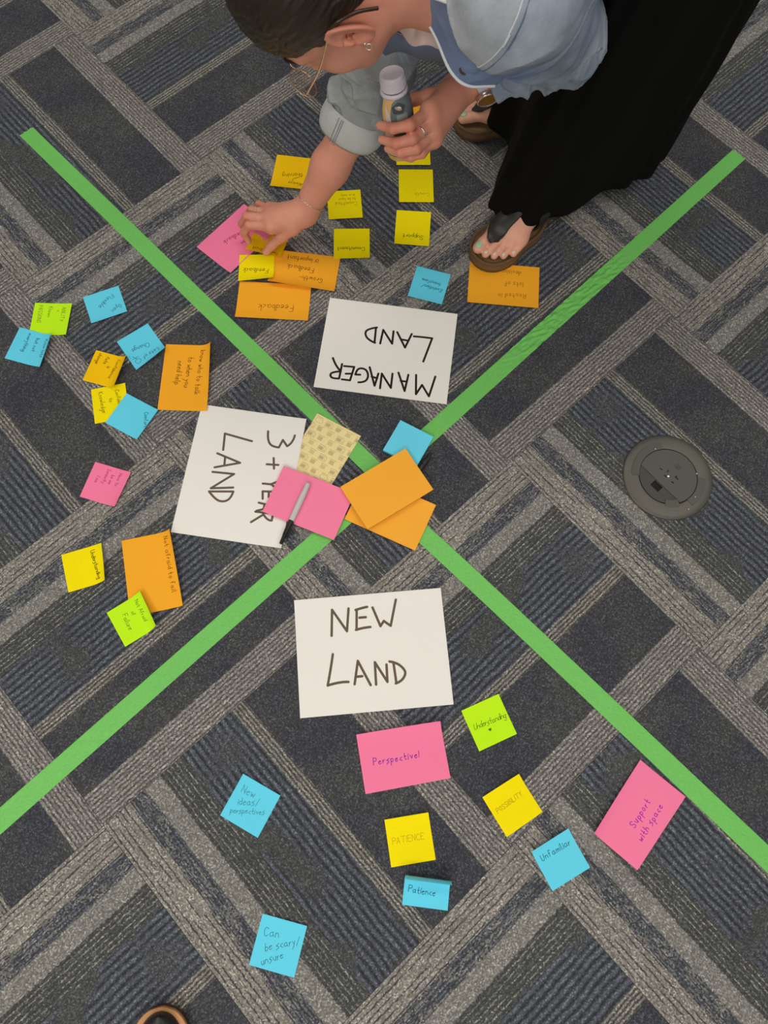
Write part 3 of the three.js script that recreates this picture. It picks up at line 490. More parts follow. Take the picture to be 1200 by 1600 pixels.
// ------------------------------------------------------------------ bottle
const BT = [-0.018, 0.489, -0.944], BB = [0.0045, 0.351, -0.925];
{
  const g = group('drink_bottle', 'small plastic drink bottle with a white cap in the left hand', 'bottle');
  const a = V(BB), b = V(BT), ax = b.clone().sub(a), L = ax.length(); ax.normalize();
  g.position.copy(a); g.quaternion.setFromUnitVectors(new THREE.Vector3(0, 1, 0), ax); g.rotateY(-0.95);
  const lathe = (p) => new THREE.LatheGeometry(p.map((q) => new THREE.Vector2(q[0], q[1])), 48);
  const ky = (L - 0.0235) / 0.1105;
  const liquid = std(col(62, 66, 62), 0.15), white = std(col(205, 192, 196), 0.38);
  part('bottle_body', lathe([[0, 0.001], [0.019, 0], [0.0235, 0.003], [0.0255, 0.009], [0.0258, 0.02], [0.0258, 0.075], [0.0245, 0.088], [0.0212, 0.098], [0.0192, 0.103], [0.0188, 0.108], [0, 0.108]]).scale(1, ky, 1), liquid, g);
  part('base_band', lathe([[0.0238, 0.003], [0.0258, 0.0085], [0.0262, 0.012], [0.0259, 0.0125]]).scale(1, ky, 1), std(col(190, 160, 90), 0.3, { metalness: 0.4 }), g);
  const label = canvasTex(512, 256, (ctx, w, h) => {
    ctx.fillStyle = css(alb(98, 108, 108)); ctx.fillRect(0, 0, w, h);
    for (const o of [0, 256]) {
      ctx.fillStyle = css(alb(206, 160, 98)); ctx.beginPath(); ctx.moveTo(o, 0); ctx.lineTo(o + 92, 0); ctx.bezierCurveTo(o + 40, 60, o + 70, 120, o + 20, 256); ctx.lineTo(o, 256); ctx.fill();
      ctx.fillStyle = css(alb(196, 180, 172)); ctx.beginPath(); ctx.moveTo(o + 22, 70); ctx.bezierCurveTo(o + 50, 110, o + 66, 190, o + 52, 256); ctx.lineTo(o + 22, 256); ctx.bezierCurveTo(o + 30, 180, o + 20, 120, o + 22, 70); ctx.fill();
      ctx.fillStyle = css(alb(60, 66, 68)); ctx.beginPath(); ctx.moveTo(o + 60, 75); ctx.lineTo(o + 100, 40); ctx.lineTo(o + 140, 80); ctx.lineTo(o + 120, 120); ctx.lineTo(o + 70, 115); ctx.fill();
      ctx.fillStyle = css(alb(170, 140, 120)); ctx.beginPath(); ctx.ellipse(o + 98, 86, 22, 10, 0.6, 0, 7); ctx.fill(); ctx.fillStyle = css(alb(210, 198, 184)); ctx.beginPath(); ctx.ellipse(o + 104, 80, 12, 6, 0.5, 0, 7); ctx.fill();
      ctx.fillStyle = css(alb(140, 146, 138)); ctx.fillRect(o + 84, 124, 58, 60);
    }
  });
  label.wrapS = THREE.RepeatWrapping;
  part('label', lathe([[0.0262, 0.014], [0.0262, 0.045], [0.0262, 0.075], [0.0249, 0.088], [0.0216, 0.0985], [0.0197, 0.1032]]).scale(1, ky, 1), new THREE.MeshStandardMaterial({ map: label, roughness: 0.35 }), g);
  part('neck_ring', lathe([[0.0186, 0.1035], [0.0215, 0.104], [0.0218, 0.108], [0.0195, 0.1095], [0.0186, 0.1095]]).scale(1, ky, 1), white, g);
  const capP = [[0, L], [0.0165, L - 0.0002], [0.0186, L - 0.0015], [0.0194, L - 0.004], [0.0198, L - 0.021], [0.0196, L - 0.0232], [0, L - 0.0232]];
  const cg = lathe(capP.slice().reverse()), ribs = []; for (let i = 0; i < 48; i++) { const t = i / 48 * Math.PI * 2; ribs.push(new THREE.BoxGeometry(0.001, 0.013, 0.0006).translate(0, L - 0.014, 0.0196).rotateY(t)); }
  part('bottle_cap', cg, white, g); part('cap_ribs', mergeGeometries(ribs), white, g);
}

// ------------------------------------------------------------------ shoe at the bottom edge (the person taking the picture)
{
  const g = group('shoe', 'tip of a black shoe with a tan rim at the bottom edge', 'shoe'); g.position.set(-0.318, 0, 0.452); g.rotation.y = 0.05;
  const out = (k) => { const s = new THREE.Shape(), n = 60, w = (t) => { const z = t * 0.27; return (0.047 * Math.sqrt(clamp(1 - Math.pow(1 - clamp(z / 0.075, 0, 1), 2.3), 0, 1)) - 0.011 * sstep(0.1, 0.17, z) + 0.004 * sstep(0.18, 0.23, z)) * Math.sqrt(clamp(1 - Math.pow(clamp((z - 0.225) / 0.046, 0, 1), 2.4), 0, 1)); }; for (let i = 0; i <= n; i++) s[i ? 'lineTo' : 'moveTo'](w(i / n) + k, -i / n * 0.27); for (let i = n; i >= 0; i--) s.lineTo(-w(i / n) - k, -i / n * 0.27); return s; };
  const ext = (k, h, y) => new THREE.ExtrudeGeometry(out(k), { depth: h, bevelSize: 0.002, bevelThickness: 0.002, bevelSegments: 3 }).rotateX(-Math.PI / 2).translate(0, y, 0);
  part('outsole', ext(0.0015, 0.008, 0.0025), std(col(70, 50, 34), 0.6), g);
  part('welt', ext(0.0025, 0.004, 0.0135), std(col(176, 122, 72), 0.35), g);
  const up = (x, y, z) => { const h = 0.03 + 0.04 * sstep(0.02, 0.16, z), wd = 0.043 * Math.sqrt(clamp(1 - Math.pow(1 - clamp((z - 0.003) / 0.075, 0, 1), 2.3), 0.0004, 1)) - 0.01 * sstep(0.1, 0.17, z), back = z - 0.262; const d = (Math.hypot(x / wd, Math.max(0, y - 0.012) / h) - 1) * Math.min(wd, h) * 0.8; return Math.max(smax(d, -(ell([0, 0.085, 0.2], [0.03, 0.06, 0.065])(x, y, z)), 0.01), back, 0.003 - z, 0.012 - y); };
  part('upper', meshField(up, [-0.055, 0.006, -0.005], [0.055, 0.085, 0.272], 0.0035), std(new THREE.Color(0.014, 0.014, 0.015), 0.38), g);
}

// ------------------------------------------------------------------ the bending woman
const woman = group('person', 'woman in a pale denim jacket and long black skirt bending down to place a note', 'person');
{
  const sub = (a, b) => [a[0] - b[0], a[1] - b[1], a[2] - b[2]], dot = (a, b) => a[0] * b[0] + a[1] * b[1] + a[2] * b[2], add = (a, b, k) => [a[0] + b[0] * k, a[1] + b[1] * k, a[2] + b[2] * k];
  const cross = (a, b) => [a[1] * b[2] - a[2] * b[1], a[2] * b[0] - a[0] * b[2], a[0] * b[1] - a[1] * b[0]], nrm = (a) => { const l = Math.hypot(...a); return a.map((v) => v / l); };
  // head frame: F face direction, L her left, T crown
  const HO = [-0.103, 0.641, -0.907], F = nrm([-0.451, -0.887, 0.098]), L = nrm([0.37, -0.086, 0.925]), T = cross(F, L);
  const toHead = (x, y, z) => { const d = [x - HO[0], y - HO[1], z - HO[2]]; return [dot(d, L), dot(d, T), dot(d, F)]; };
  const fromHead = (p) => add(add(add(HO, L, p[0]), T, p[1]), F, p[2]);
  const NB = [0.05, 0.605, -0.965];                                   // neck base
  const LS = [0.134, 0.662, -0.88], RS = [-0.005, 0.5, -1.11], LE = [0.24, 0.487, -1.028], RE = [-0.066, 0.303, -1.08], LW = [0.1, 0.409, -1.015], RW = [-0.193, 0.088, -1.013];
  const RC = [-0.086, 0.268, -1.072];                                 // end of the rolled right sleeve
  const CHEST = [0.18, 0.7, -1.02], WAIST = [0.36, 0.82, -1.13], PELV = [0.47, 0.83, -1.22];

  // ---- head
  const earAt = (s, p) => {                                           // helix, lobe, bowl
    const q = [p[0] * s - 0.0735, p[1] + 0.002, p[2] + 0.004], tilt = 0.25, y = q[1] * Math.cos(tilt) + q[2] * Math.sin(tilt), z = q[2] * Math.cos(tilt) - q[1] * Math.sin(tilt), lift = q[0] - 0.004 - Math.max(0, -z) * 0.55;
    const a = Math.atan2(y / 0.029, z / 0.0165), ring = Math.hypot(Math.hypot(y / 0.029 - Math.sin(a), z / 0.0165 - Math.cos(a)) * 0.018, lift) - (z > 0.006 && y < 0.006 ? 0.0022 : 0.0038);
    const plate = Math.max(Math.hypot(y / 0.029, z / 0.0165) - 1, 0) * 0.018, disc = Math.hypot(plate, lift + 0.002) - 0.0026, lobe = ell([0, -0.026, 0.006], [0.0055, 0.009, 0.008])(lift, y, z);
    const tragus = ell([0, -0.004, 0.013], [0.006, 0.007, 0.004])(lift, y, z), anti = Math.hypot(Math.hypot(y / 0.017 - Math.sin(a), (z + 0.003) / 0.009 - Math.cos(a)) * 0.011, lift) - 0.0022;
    let d = smin(smin(ring, disc, 0.004), lobe, 0.006); d = smin(d, anti, 0.003); d = smax(d, -ell([0.003, -0.003, 0.005], [0.006, 0.0105, 0.0075])(lift, y, z), 0.003); return smin(d, tragus, 0.003);
  };
  const cranium = ell([0, 0.045, -0.01], [0.0735, 0.087, 0.096]);
  const faceE = ell([0, -0.022, 0.034], [0.06, 0.078, 0.06]), jaw1 = cap([0.05, -0.048, 0.012], [0.012, -0.09, 0.068], 0.016, 0.014), chinS = ell([0, -0.091, 0.07], [0.021, 0.016, 0.016]);
  const noseB = cap([0, 0.008, 0.088], [0, -0.03, 0.104], 0.007, 0.0105), noseT = ell([0, -0.034, 0.105], [0.011, 0.009, 0.011]), wing = ell([0.011, -0.036, 0.094], [0.007, 0.007, 0.009]);
  const brow = cap([0.012, 0.024, 0.086], [0.044, 0.026, 0.068], 0.008, 0.008), eyeS = ell([0.031, 0.008, 0.094], [0.016, 0.011, 0.016]), lid = ell([0.031, 0.006, 0.076], [0.0135, 0.0105, 0.0115]);
  const lipU = ell([0, -0.056, 0.09], [0.021, 0.0045, 0.008]), lipD = ell([0, -0.065, 0.089], [0.018, 0.005, 0.008]), cheek = ell([0.036, -0.03, 0.06], [0.02, 0.024, 0.02]);
  const neckA = fromHead([0, -0.03, -0.022]), neckC = cap(neckA, NB, 0.049, 0.049), neckD = cap(NB, add(CHEST, [0, 1, 0], 0.0), 0.048, 0.085), trap = cap(add(LS, [0.05, 0.04, -0.02], 1), add(RS, [0.06, 0.07, -0.02], 1), 0.045, 0.045);
  const headOnly = (p) => {
    const ax = Math.abs(p[0]), y = p[1], z = p[2];
    let d = smin(cranium(p[0], y, z), faceE(p[0], y, z), 0.03);
    d = smin(d, jaw1(ax, y, z), 0.04); d = smin(d, chinS(p[0], y, z), 0.016); d = smin(d, cheek(ax, y, z), 0.02); d = smin(d, brow(ax, y, z), 0.012);
    d = smax(d, -eyeS(ax, y, z), 0.012); d = smin(d, lid(ax, y, z), 0.005);
    d = smin(d, noseB(p[0], y, z), 0.012); d = smin(d, noseT(p[0], y, z), 0.006); d = smin(d, wing(ax, y, z), 0.005);
    d = smin(d, lipU(p[0], y, z), 0.004); d = smin(d, lipD(p[0], y, z), 0.003);
    return d;
  };
  const headF = (x, y, z) => {
    const p = toHead(x, y, z); let d = headOnly(p);
    d = smin(d, neckC(x, y, z), 0.035); d = smin(d, smin(neckD(x, y, z), trap(x, y, z), 0.03), 0.02);
    if (Math.abs(p[0]) > 0.05) d = smin(d, earAt(Math.sign(p[0]), p), 0.004);
    return d;
  };
  const SK = alb(205, 138, 112, 1.0), RED = alb(196, 105, 84, 1.0), PALE = alb(222, 165, 138, 1.0);
  const skin = (x, y, z) => { const k = 0.5 + 0.5 * N3(x * 28, y * 28, z * 28), m = 0.5 + 0.5 * N3(x * 90, y * 90, z * 90); return [0, 1, 2].map((i) => mix(mix(SK[i], RED[i], 0.35 * k), PALE[i], 0.18 * m)); };
  const headSkin = (x, y, z) => {
    const p = toHead(x, y, z), c = skin(x, y, z), ax = Math.abs(p[0]);
    const lip = 1 - sstep(0.7, 1.15, Math.hypot(p[0] / 0.022, (p[1] + 0.061) / 0.01)), ear = ax > 0.07 ? 0.5 : 0;
    const k = Math.max(p[2] > 0.07 ? lip * 0.7 : 0, ear * 0.6); return c.map((v, i) => mix(v, RED[i] * 0.95, k));
  };
  // ---- hands
  const WR = RW, hand = (H, bone) => {
    const list = [];
    for (const k of ['i', 'm', 'r', 'p']) { const c = H[k], r = { i: 0.0088, m: 0.009, r: 0.0085, p: 0.0074 }[k]; list.push(blend([cap(c[0], c[1], r * 1.12, r * 1.02), cap(c[1], c[2], r * 1.02, r * 0.9), cap(c[2], c[3], r * 0.9, r * 0.76)], 0.004)); }
    const t = H.t, thumb = blend([cap(t[0], t[1], 0.0165, 0.0115), cap(t[1], t[2], 0.0112, 0.0098), cap(t[2], t[3], 0.0098, 0.0078)], 0.006);
    const w = H.w, palm = blend([cap(w, H.i[0], 0.0215, 0.0125), cap(w, H.m[0], 0.022, 0.0125), cap(w, H.r[0], 0.0215, 0.012), cap(w, H.p[0], 0.02, 0.011), cap(H.i[0], H.p[0], 0.0115, 0.0105), cap(w, t[0], 0.021, 0.016), cap(t[0], H.i[0], 0.011, 0.0095)], 0.014);
    return (x, y, z) => { let f = 1e9; for (const q of list) f = Math.min(f, q(x, y, z)); return smin(smin(palm(x, y, z), f, 0.007), thumb(x, y, z), 0.008); };
  };
  const RH = { w: RW, i: [[-0.259, 0.085, -0.976], [-0.309, 0.076, -0.984], [-0.325, 0.05, -0.985], [-0.318, 0.026, -0.982]], m: [[-0.266, 0.088, -0.993], [-0.315, 0.078, -1.004], [-0.331, 0.05, -1.007], [-0.325, 0.024, -1.008]], r: [[-0.268, 0.084, -1.01], [-0.308, 0.072, -1.025], [-0.324, 0.045, -1.032], [-0.321, 0.022, -1.035]], p: [[-0.268, 0.076, -1.027], [-0.297, 0.061, -1.05], [-0.308, 0.038, -1.058], [-0.309, 0.02, -1.056]], t: [[-0.218, 0.073, -0.988], [-0.243, 0.055, -0.974], [-0.266, 0.035, -0.968], [-0.28, 0.019, -0.961]] };
  const LH = { w: LW, i: [[0.045, 0.428, -0.938], [0.014, 0.437, -0.898], [-0.012, 0.431, -0.896], [-0.034, 0.42, -0.912]], m: [[0.05, 0.417, -0.925], [0.019, 0.42, -0.888], [-0.006, 0.414, -0.884], [-0.03, 0.404, -0.9]], r: [[0.053, 0.404, -0.918], [0.026, 0.405, -0.883], [0.001, 0.4, -0.88], [-0.02, 0.392, -0.894]], p: [[0.055, 0.392, -0.916], [0.036, 0.392, -0.887], [0.018, 0.388, -0.882], [0.002, 0.382, -0.888]], t: [[0.072, 0.415, -0.985], [0.043, 0.412, -0.984], [0.018, 0.41, -0.978], [-0.008, 0.408, -0.972]] };
  const rHand = hand(RH), lHand = hand(LH);
  const rArmS = blend([cap(RW, mix3(RW, RE, 0.45), 0.0245, 0.036), cap(mix3(RW, RE, 0.45), RE, 0.035, 0.038)], 0.02), lArmS = blend([cap(LW, mix3(LW, LE, 0.4), 0.024, 0.034), cap(mix3(LW, LE, 0.4), LE, 0.034, 0.04)], 0.02);
  function mix3(a, b, t) { return [mix(a[0], b[0], t), mix(a[1], b[1], t), mix(a[2], b[2], t)]; }
  const knuckle = (H) => (x, y, z) => { const c = skin(x, y, z); let k = 0; for (const f of ['i', 'm', 'r', 'p']) for (const j of [0, 1, 2]) { const q = H[f][j]; k = Math.max(k, 1 - sstep(0.006, 0.02, Math.hypot(x - q[0], y - q[1], z - q[2]))); } return c.map((v, i) => mix(v, RED[i], 0.45 * k)); };
  // ---- feet (local: x to the little toe, y up, z to the toes)
  const feet = [{ o: [0.338, 0.027, -1.147], a: [-0.61, 0, 0.79], l: [0.79, 0, 0.61] }, { o: [0.368, 0.027, -1.367], a: [-0.998, 0, 0.06], l: [-0.06, 0, -0.998] }];
  const toFoot = (f, x, y, z) => { const d = [x - f.o[0], y - f.o[1], z - f.o[2]]; return [dot(d, f.l), d[1], dot(d, f.a)]; };
  const toes = [[-0.026, 0.236, 0.0125], [-0.006, 0.236, 0.0085], [0.0105, 0.227, 0.008], [0.0255, 0.214, 0.0078], [0.0385, 0.196, 0.0075]];
  const footCore = blend([cap([0, 0.03, 0.03], [0, 0.052, 0.075], 0.031, 0.034), cap([0, 0.052, 0.075], [-0.012, 0.024, 0.165], 0.034, 0.023), cap([0.004, 0.045, 0.075], [0.022, 0.018, 0.155], 0.03, 0.018), cap([-0.018, 0.02, 0.17], [0.028, 0.015, 0.158], 0.02, 0.015), cap([0, 0.06, 0.045], [0.002, 0.16, 0.03], 0.034, 0.033)], 0.025);
  const toeF = toes.map(([tx, tz, r], i) => blend([cap([mix(tx, 0, 0.12), 0.019, 0.165 - i * 0.004], [tx, r + 0.002, tz - 0.022], r * 1.05, r * 0.92), cap([tx, r + 0.002, tz - 0.022], [tx, r * 0.95, tz - 0.007], r * 0.92, r)], 0.004));
  const footF = (p) => { let t = 1e9; for (const q of toeF) t = Math.min(t, q(...p)); return smin(footCore(...p), t, 0.008); };
  // ---- the whole body surface
  const legs = [[feet[0], [0.3, 0.46, -1.13], [0.46, 0.82, -1.15]], [feet[1], [0.31, 0.46, -1.335], [0.48, 0.82, -1.3]]];
  const bodyParts = [cap(CHEST, WAIST, 0.115, 0.105), cap(WAIST, PELV, 0.11, 0.13), cap(NB, CHEST, 0.044, 0.095), trap, cap(LS, LE, 0.043, 0.036), cap(RS, RE, 0.04, 0.034)];
  for (const [f, k, h] of legs) { const an = add(add(f.o, f.a, 0.035), [0, 1, 0], 0.13); bodyParts.push(cap(an, k, 0.034, 0.05), cap(k, h, 0.055, 0.085), cap(h, PELV, 0.085, 0.12)); }
  const bodyF = blend(bodyParts, 0.04);
  const geos = [
    meshField(bodyF, [-0.16, 0.1, -1.5], [0.66, 1.0, -0.72], 0.014, skin, 0.06),
    meshField(headF, [-0.24, 0.42, -1.08], [0.14, 0.8, -0.77], 0.0032, headSkin, 0.02),
    meshField((x, y, z) => smin(rHand(x, y, z), rArmS(x, y, z), 0.014), [-0.36, 0.005, -1.15], [-0.03, 0.32, -0.93], 0.0028, knuckle(RH), 0.01),
    meshField((x, y, z) => smin(lHand(x, y, z), lArmS(x, y, z), 0.014), [-0.06, 0.345, -1.05], [0.2, 0.52, -0.86], 0.0028, knuckle(LH), 0.01),
  ];
  const footLo = [[0.12, 0.02, -1.25], [0.05, 0.02, -1.43]], footHi = [[0.44, 0.2, -0.9], [0.44, 0.2, -1.27]];
  feet.forEach((f, i) => geos.push(meshField((x, y, z) => footF(toFoot(f, x, y, z)), footLo[i], footHi[i], 0.0032, (x, y, z) => skin(x, y, z).map((v, q) => mix(v, PALE[q], 0.55)))));
  const skinMat = new THREE.MeshPhysicalMaterial({ vertexColors: true, roughness: 0.52, sheen: 0.15, sheenRoughness: 0.5 });
  part('body', mergeGeometries(geos), skinMat, woman);

  // ---- hair, pulled back
  const hairF = (x, y, z) => {
    const p = toHead(x, y, z), strand = N3(p[0] * 240, p[1] * 150 - p[2] * 40, p[2] * 16) * 0.0022 + N3(p[0] * 80, p[1] * 40 - p[2] * 10, p[2] * 8) * 0.0026;
    const cap0 = ell([0, 0.048, -0.013], [0.0815, 0.096, 0.1035])(...p) + strand;
    const zz = p[2], ax = Math.abs(p[0]);
    const line = zz > 0.045 ? mix(0.035, 0.074, sstep(0.045, 0.085, zz)) - 0.1 * Math.max(0, ax - 0.05) : zz > 0.0 ? mix(0.018, 0.035, sstep(0, 0.045, zz)) : mix(0.018, -0.062, sstep(0, 0.075, -zz));
    const side = ax > 0.055 && zz > 0.012 && zz < 0.03 ? 0.018 : 0;    // soft sideburn
    return smax(cap0, (line - side - p[1]) * 0.8 + N3(p[0] * 90, p[2] * 90, 3) * 0.003, 0.008);
  };
  const bun = ell([0, 0.055, -0.125], [0.04, 0.042, 0.032]);
  part('hair', meshField((x, y, z) => smin(hairF(x, y, z), bun(...toHead(x, y, z)) + N3(x * 70, y * 70, z * 70) * 0.003, 0.012), [-0.26, 0.52, -1.05], [0.08, 0.86, -0.78], 0.003, (x, y, z) => { const p = toHead(x, y, z), k = 0.55 + 0.45 * N3(p[0] * 150, p[1] * 40, p[2] * 12); return [0.022 * (0.6 + 0.6 * k), 0.0135 * (0.6 + 0.6 * k), 0.0085 * (0.6 + 0.55 * k)]; }, 0.02), std(0xffffff, 0.42, { vertexColors: true }), woman);
  for (const s of [-1, 1]) part('eyebrow', tube([[s * 0.012, 0.03, 0.094], [s * 0.028, 0.034, 0.09], [s * 0.046, 0.028, 0.075]].map(fromHead), 0.0022, 12, 6), std(new THREE.Color(0.02, 0.012, 0.008), 0.7), woman);
  // ---- glasses
  {
    const g = new THREE.Group(); g.name = 'glasses'; woman.add(g);
    const gold = std(new THREE.Color(0.85, 0.6, 0.38), 0.25, { metalness: 0.9 }), tort = std(new THREE.Color(0.035, 0.018, 0.008), 0.3), rim = [];
    for (const s of [-1, 1]) { const r = []; for (let i = 0; i < 24; i++) { const a = i / 24 * Math.PI * 2; r.push([s * (0.034 + 0.025 * Math.cos(a)), -0.001 + 0.0195 * Math.sin(a), 0.116 - 0.1 * Math.abs(0.034 + 0.025 * Math.cos(a)) ** 1.4]); } rim.push(tube(r.map(fromHead), 0.0007, 60, 6, true)); }
    rim.push(tube([[-0.009, 0.002, 0.116], [0, 0.006, 0.119], [0.009, 0.002, 0.116]].map(fromHead), 0.0009, 10, 6));
    part('frame', mergeGeometries(rim), gold, g);
    const glass = new THREE.MeshPhysicalMaterial({ color: 0xf4f2ee, transmission: 1, thickness: 0, roughness: 0.02, ior: 1.5 });
    for (const s of [-1, 1]) { const pts = [], ix = [], n = 24; pts.push(...fromHead([s * 0.034, -0.002, 0.1145])); for (let i = 0; i < n; i++) { const a = i / n * Math.PI * 2; pts.push(...fromHead([s * (0.034 + 0.0245 * Math.cos(a)), -0.001 + 0.019 * Math.sin(a), 0.116 - 0.1 * Math.abs(0.034 + 0.0245 * Math.cos(a)) ** 1.4])); ix.push(0, 1 + i, 1 + (i + 1) % n); } const q = new THREE.BufferGeometry(); q.setAttribute('position', new THREE.Float32BufferAttribute(pts, 3)); q.setIndex(ix); q.computeVertexNormals(); part('lens', q, glass, g); }
    for (const s of [-1, 1]) {
      part('temple', tube([[s * 0.061, 0.006, 0.108], [s * 0.072, 0.012, 0.06], [s * 0.0785, 0.024, 0.012], [s * 0.08, 0.03, -0.006]].map(fromHead), 0.0017, 30, 6), gold, g);
      part('temple_tip', tube([[s * 0.08, 0.03, -0.006], [s * 0.0835, 0.024, -0.022], [s * 0.081, 0.004, -0.036], [s * 0.077, -0.024, -0.044]].map(fromHead), 0.0024, 24, 8), tort, g);
    }
  }
  const silver = std(new THREE.Color(0.82, 0.79, 0.75), 0.2, { metalness: 1 });
  part('earring', mergeGeometries([new THREE.TorusGeometry(0.0042, 0.0009, 8, 24).translate(...fromHead([0.083, -0.034, 0.004])), new THREE.SphereGeometry(0.0018, 10, 8).translate(...fromHead([0.083, -0.026, 0.001]))]), silver, woman);
  const ringOn = (c, ax, r) => { const m = new THREE.TorusGeometry(r, 0.0012, 8, 36); m.applyQuaternion(new THREE.Quaternion().setFromUnitVectors(new THREE.Vector3(0, 0, 1), V(nrm(ax)))); return m.translate(...c); };
  part('finger_ring', ringOn(mix3(LH.m[0], LH.m[1], 0.62), sub(LH.m[1], LH.m[0]), 0.0101), silver, woman);
  part('finger_ring', ringOn(mix3(RH.r[0], RH.r[1], 0.62), sub(RH.r[1], RH.r[0]), 0.0098), silver, woman);
  part('bracelet', (() => { const ax = nrm(sub(RE, RW)), c = add(RW, ax, 0.03), u = nrm(cross(ax, [0, 1, 0])), w = cross(ax, u), p = []; for (let i = 0; i < 40; i++) { const a = i / 40 * 6.2832; p.push(add(add(add(c, u, 0.0295 * Math.cos(a)), w, 0.0295 * Math.sin(a)), ax, 0.006 * Math.cos(a + 0.7))); } return tube(p, 0.0006, 80, 6, true); })(), silver, woman);
  {
    const g = new THREE.Group(); g.name = 'watch'; woman.add(g);
    const ax = nrm(sub(LE, LW)), c = add(LW, ax, 0.034), dir0 = [0.3, -0.28, 0.9], dir = nrm(sub(dir0, ax.map((v) => v * dot(dir0, ax)))), wq = cross(ax, dir);
    const band = []; for (let j = 0; j <= 1; j++) for (let i = 0; i <= 48; i++) { const a = i / 48 * Math.PI * 2; band.push(V(add(add(add(c, dir, 0.0335 * Math.cos(a)), wq, 0.0335 * Math.sin(a)), ax, (j - 0.5) * 0.018))); }
    part('strap', shell(band, band.flatMap(() => [0, 0]), 48, 1, 0.002), [0, 1].map(() => std(col(190, 182, 188), 0.6)), g);
    const q = new THREE.Quaternion().setFromUnitVectors(new THREE.Vector3(0, 1, 0), V(dir)), pos = add(c, dir, 0.036);
    const put = (geo) => geo.applyQuaternion(q).translate(...pos);
    part('case', put(new THREE.LatheGeometry([[0, -0.002], [0.017, -0.002], [0.0185, 0], [0.0185, 0.005], [0.017, 0.0066], [0.0155, 0.0062], [0.0155, 0.0045], [0, 0.0045]].map((p) => new THREE.Vector2(...p)), 40)), std(new THREE.Color(0.6, 0.5, 0.44), 0.25, { metalness: 0.9 }), g);
    part('dial', put(new THREE.CylinderGeometry(0.0153, 0.0153, 0.001, 40).translate(0, 0.0053, 0)), std(new THREE.Color(0.05, 0.03, 0.02), 0.12), g);
  }
  // nails
  const polish = std(col(150, 186, 146), 0.3), nailPale = std(col(206, 190, 160), 0.35);
  feet.forEach((f) => toes.forEach(([tx, tz, r], i) => {
    const lo = add(add(f.o, f.l, tx), f.a, tz - 0.006), m = (x, y, z) => { const p = toFoot(f, x, y, z); return Math.max(Math.abs(toeF[i](...p) - 0.0003) - 0.0009, ell([tx, r * 1.9, tz - 0.006], i === 0 ? [r * 0.55, r * 0.95, r * 0.6] : [r * 0.5, r * 0.8, r * 0.55])(...p)); };
    part('toenail', meshField(m, add(lo, [1, 1, 1], -0.018), add(lo, [1, 1, 1], 0.028), 0.0012), i === 0 ? polish : nailPale, woman);
  }));

  // ---- sandals
  feet.forEach((f) => {
    const g = new THREE.Group(); g.name = 'sandal'; woman.add(g);
    const lo = f === feet[0] ? [0.1, -0.01, -1.27] : [0.04, -0.01, -1.46], hi = f === feet[0] ? [0.46, 0.16, -0.86] : [0.46, 0.16, -1.24];
    const outline = (p) => { const z = p[2], x = p[0]; return smin(cap([0, 0, 0.028], [0.004, 0, 0.11], 0.037, 0.04)(x, 0, z), smin(cap([0.004, 0, 0.11], [-0.008, 0, 0.192], 0.04, 0.046)(x, 0, z), cap([0, 0, 0.18], [-0.01, 0, 0.2], 0.043, 0.044)(x, 0, z), 0.02), 0.03); };
    const sole = (x, y, z) => { const p = toFoot(f, x, y, z), d = outline(p); return smax(smax(d - 0.001, y - 0.026 - (p[2] > 0.15 ? 0 : 0), 0.004), 0.0012 - y, 0.003); };
    const bed = (x, y, z) => { const p = toFoot(f, x, y, z), d = outline(p); const topY = 0.0255 + 0.006 * sstep(-0.01, -0.002, d); return Math.max(d - 0.0015, y - topY, 0.021 - y, -footF([p[0], p[1] - 0.0005, p[2]])); };
    const BR = alb(112, 82, 48), BR2 = alb(80, 58, 36);
    part('sole', meshField(sole, lo, [hi[0], 0.04, hi[2]], 0.0035, (x, y, z) => { const k = y < 0.012 ? 1 : 0.25 + 0.3 * N3(x * 200, y * 200, z * 200); return [0, 1, 2].map((i) => mix(BR[i], BR2[i], clamp(k, 0, 1))); }), std(0xffffff, 0.75, { vertexColors: true }), g);
    part('footbed', meshField(bed, lo, [hi[0], 0.045, hi[2]], 0.0028), std(col(96, 72, 46), 0.85), g);
    const mask = (p) => smin(smin(cap([-0.016, 0, 0.204], [-0.014, 0, 0.186], 0.007, 0.019)(p[0], 0, p[2]), cap([-0.014, 0, 0.184], [-0.006, 0, 0.11], 0.02, 0.024)(p[0], 0, p[2]), 0.012), cap([-0.06, 0, 0.115], [0.06, 0, 0.095], 0.016, 0.016)(p[0], 0, p[2]), 0.012);
    const strap = (x, y, z) => { const p = toFoot(f, x, y, z), d = footCore(p[0], p[1], p[2]); return smax(Math.abs(smin(d, footF(p), 0.01) - 0.0034) - 0.0026, smax(mask(p), -p[1] + 0.002, 0.003), 0.003); };
    const black = std(new THREE.Color(0.018, 0.018, 0.019), 0.45);
    part('strap', meshField(strap, lo, hi, 0.0026), black, g);
    const at = (p) => add(add([f.o[0], f.o[1] + p[1], f.o[2]], f.l, p[0]), f.a, p[2]);
    part('buckle', tube([[0.034, 0.05, 0.106], [0.041, 0.038, 0.108], [0.042, 0.036, 0.09], [0.035, 0.05, 0.088]].map(at), 0.0013, 24, 6, true), silver, g);
  });

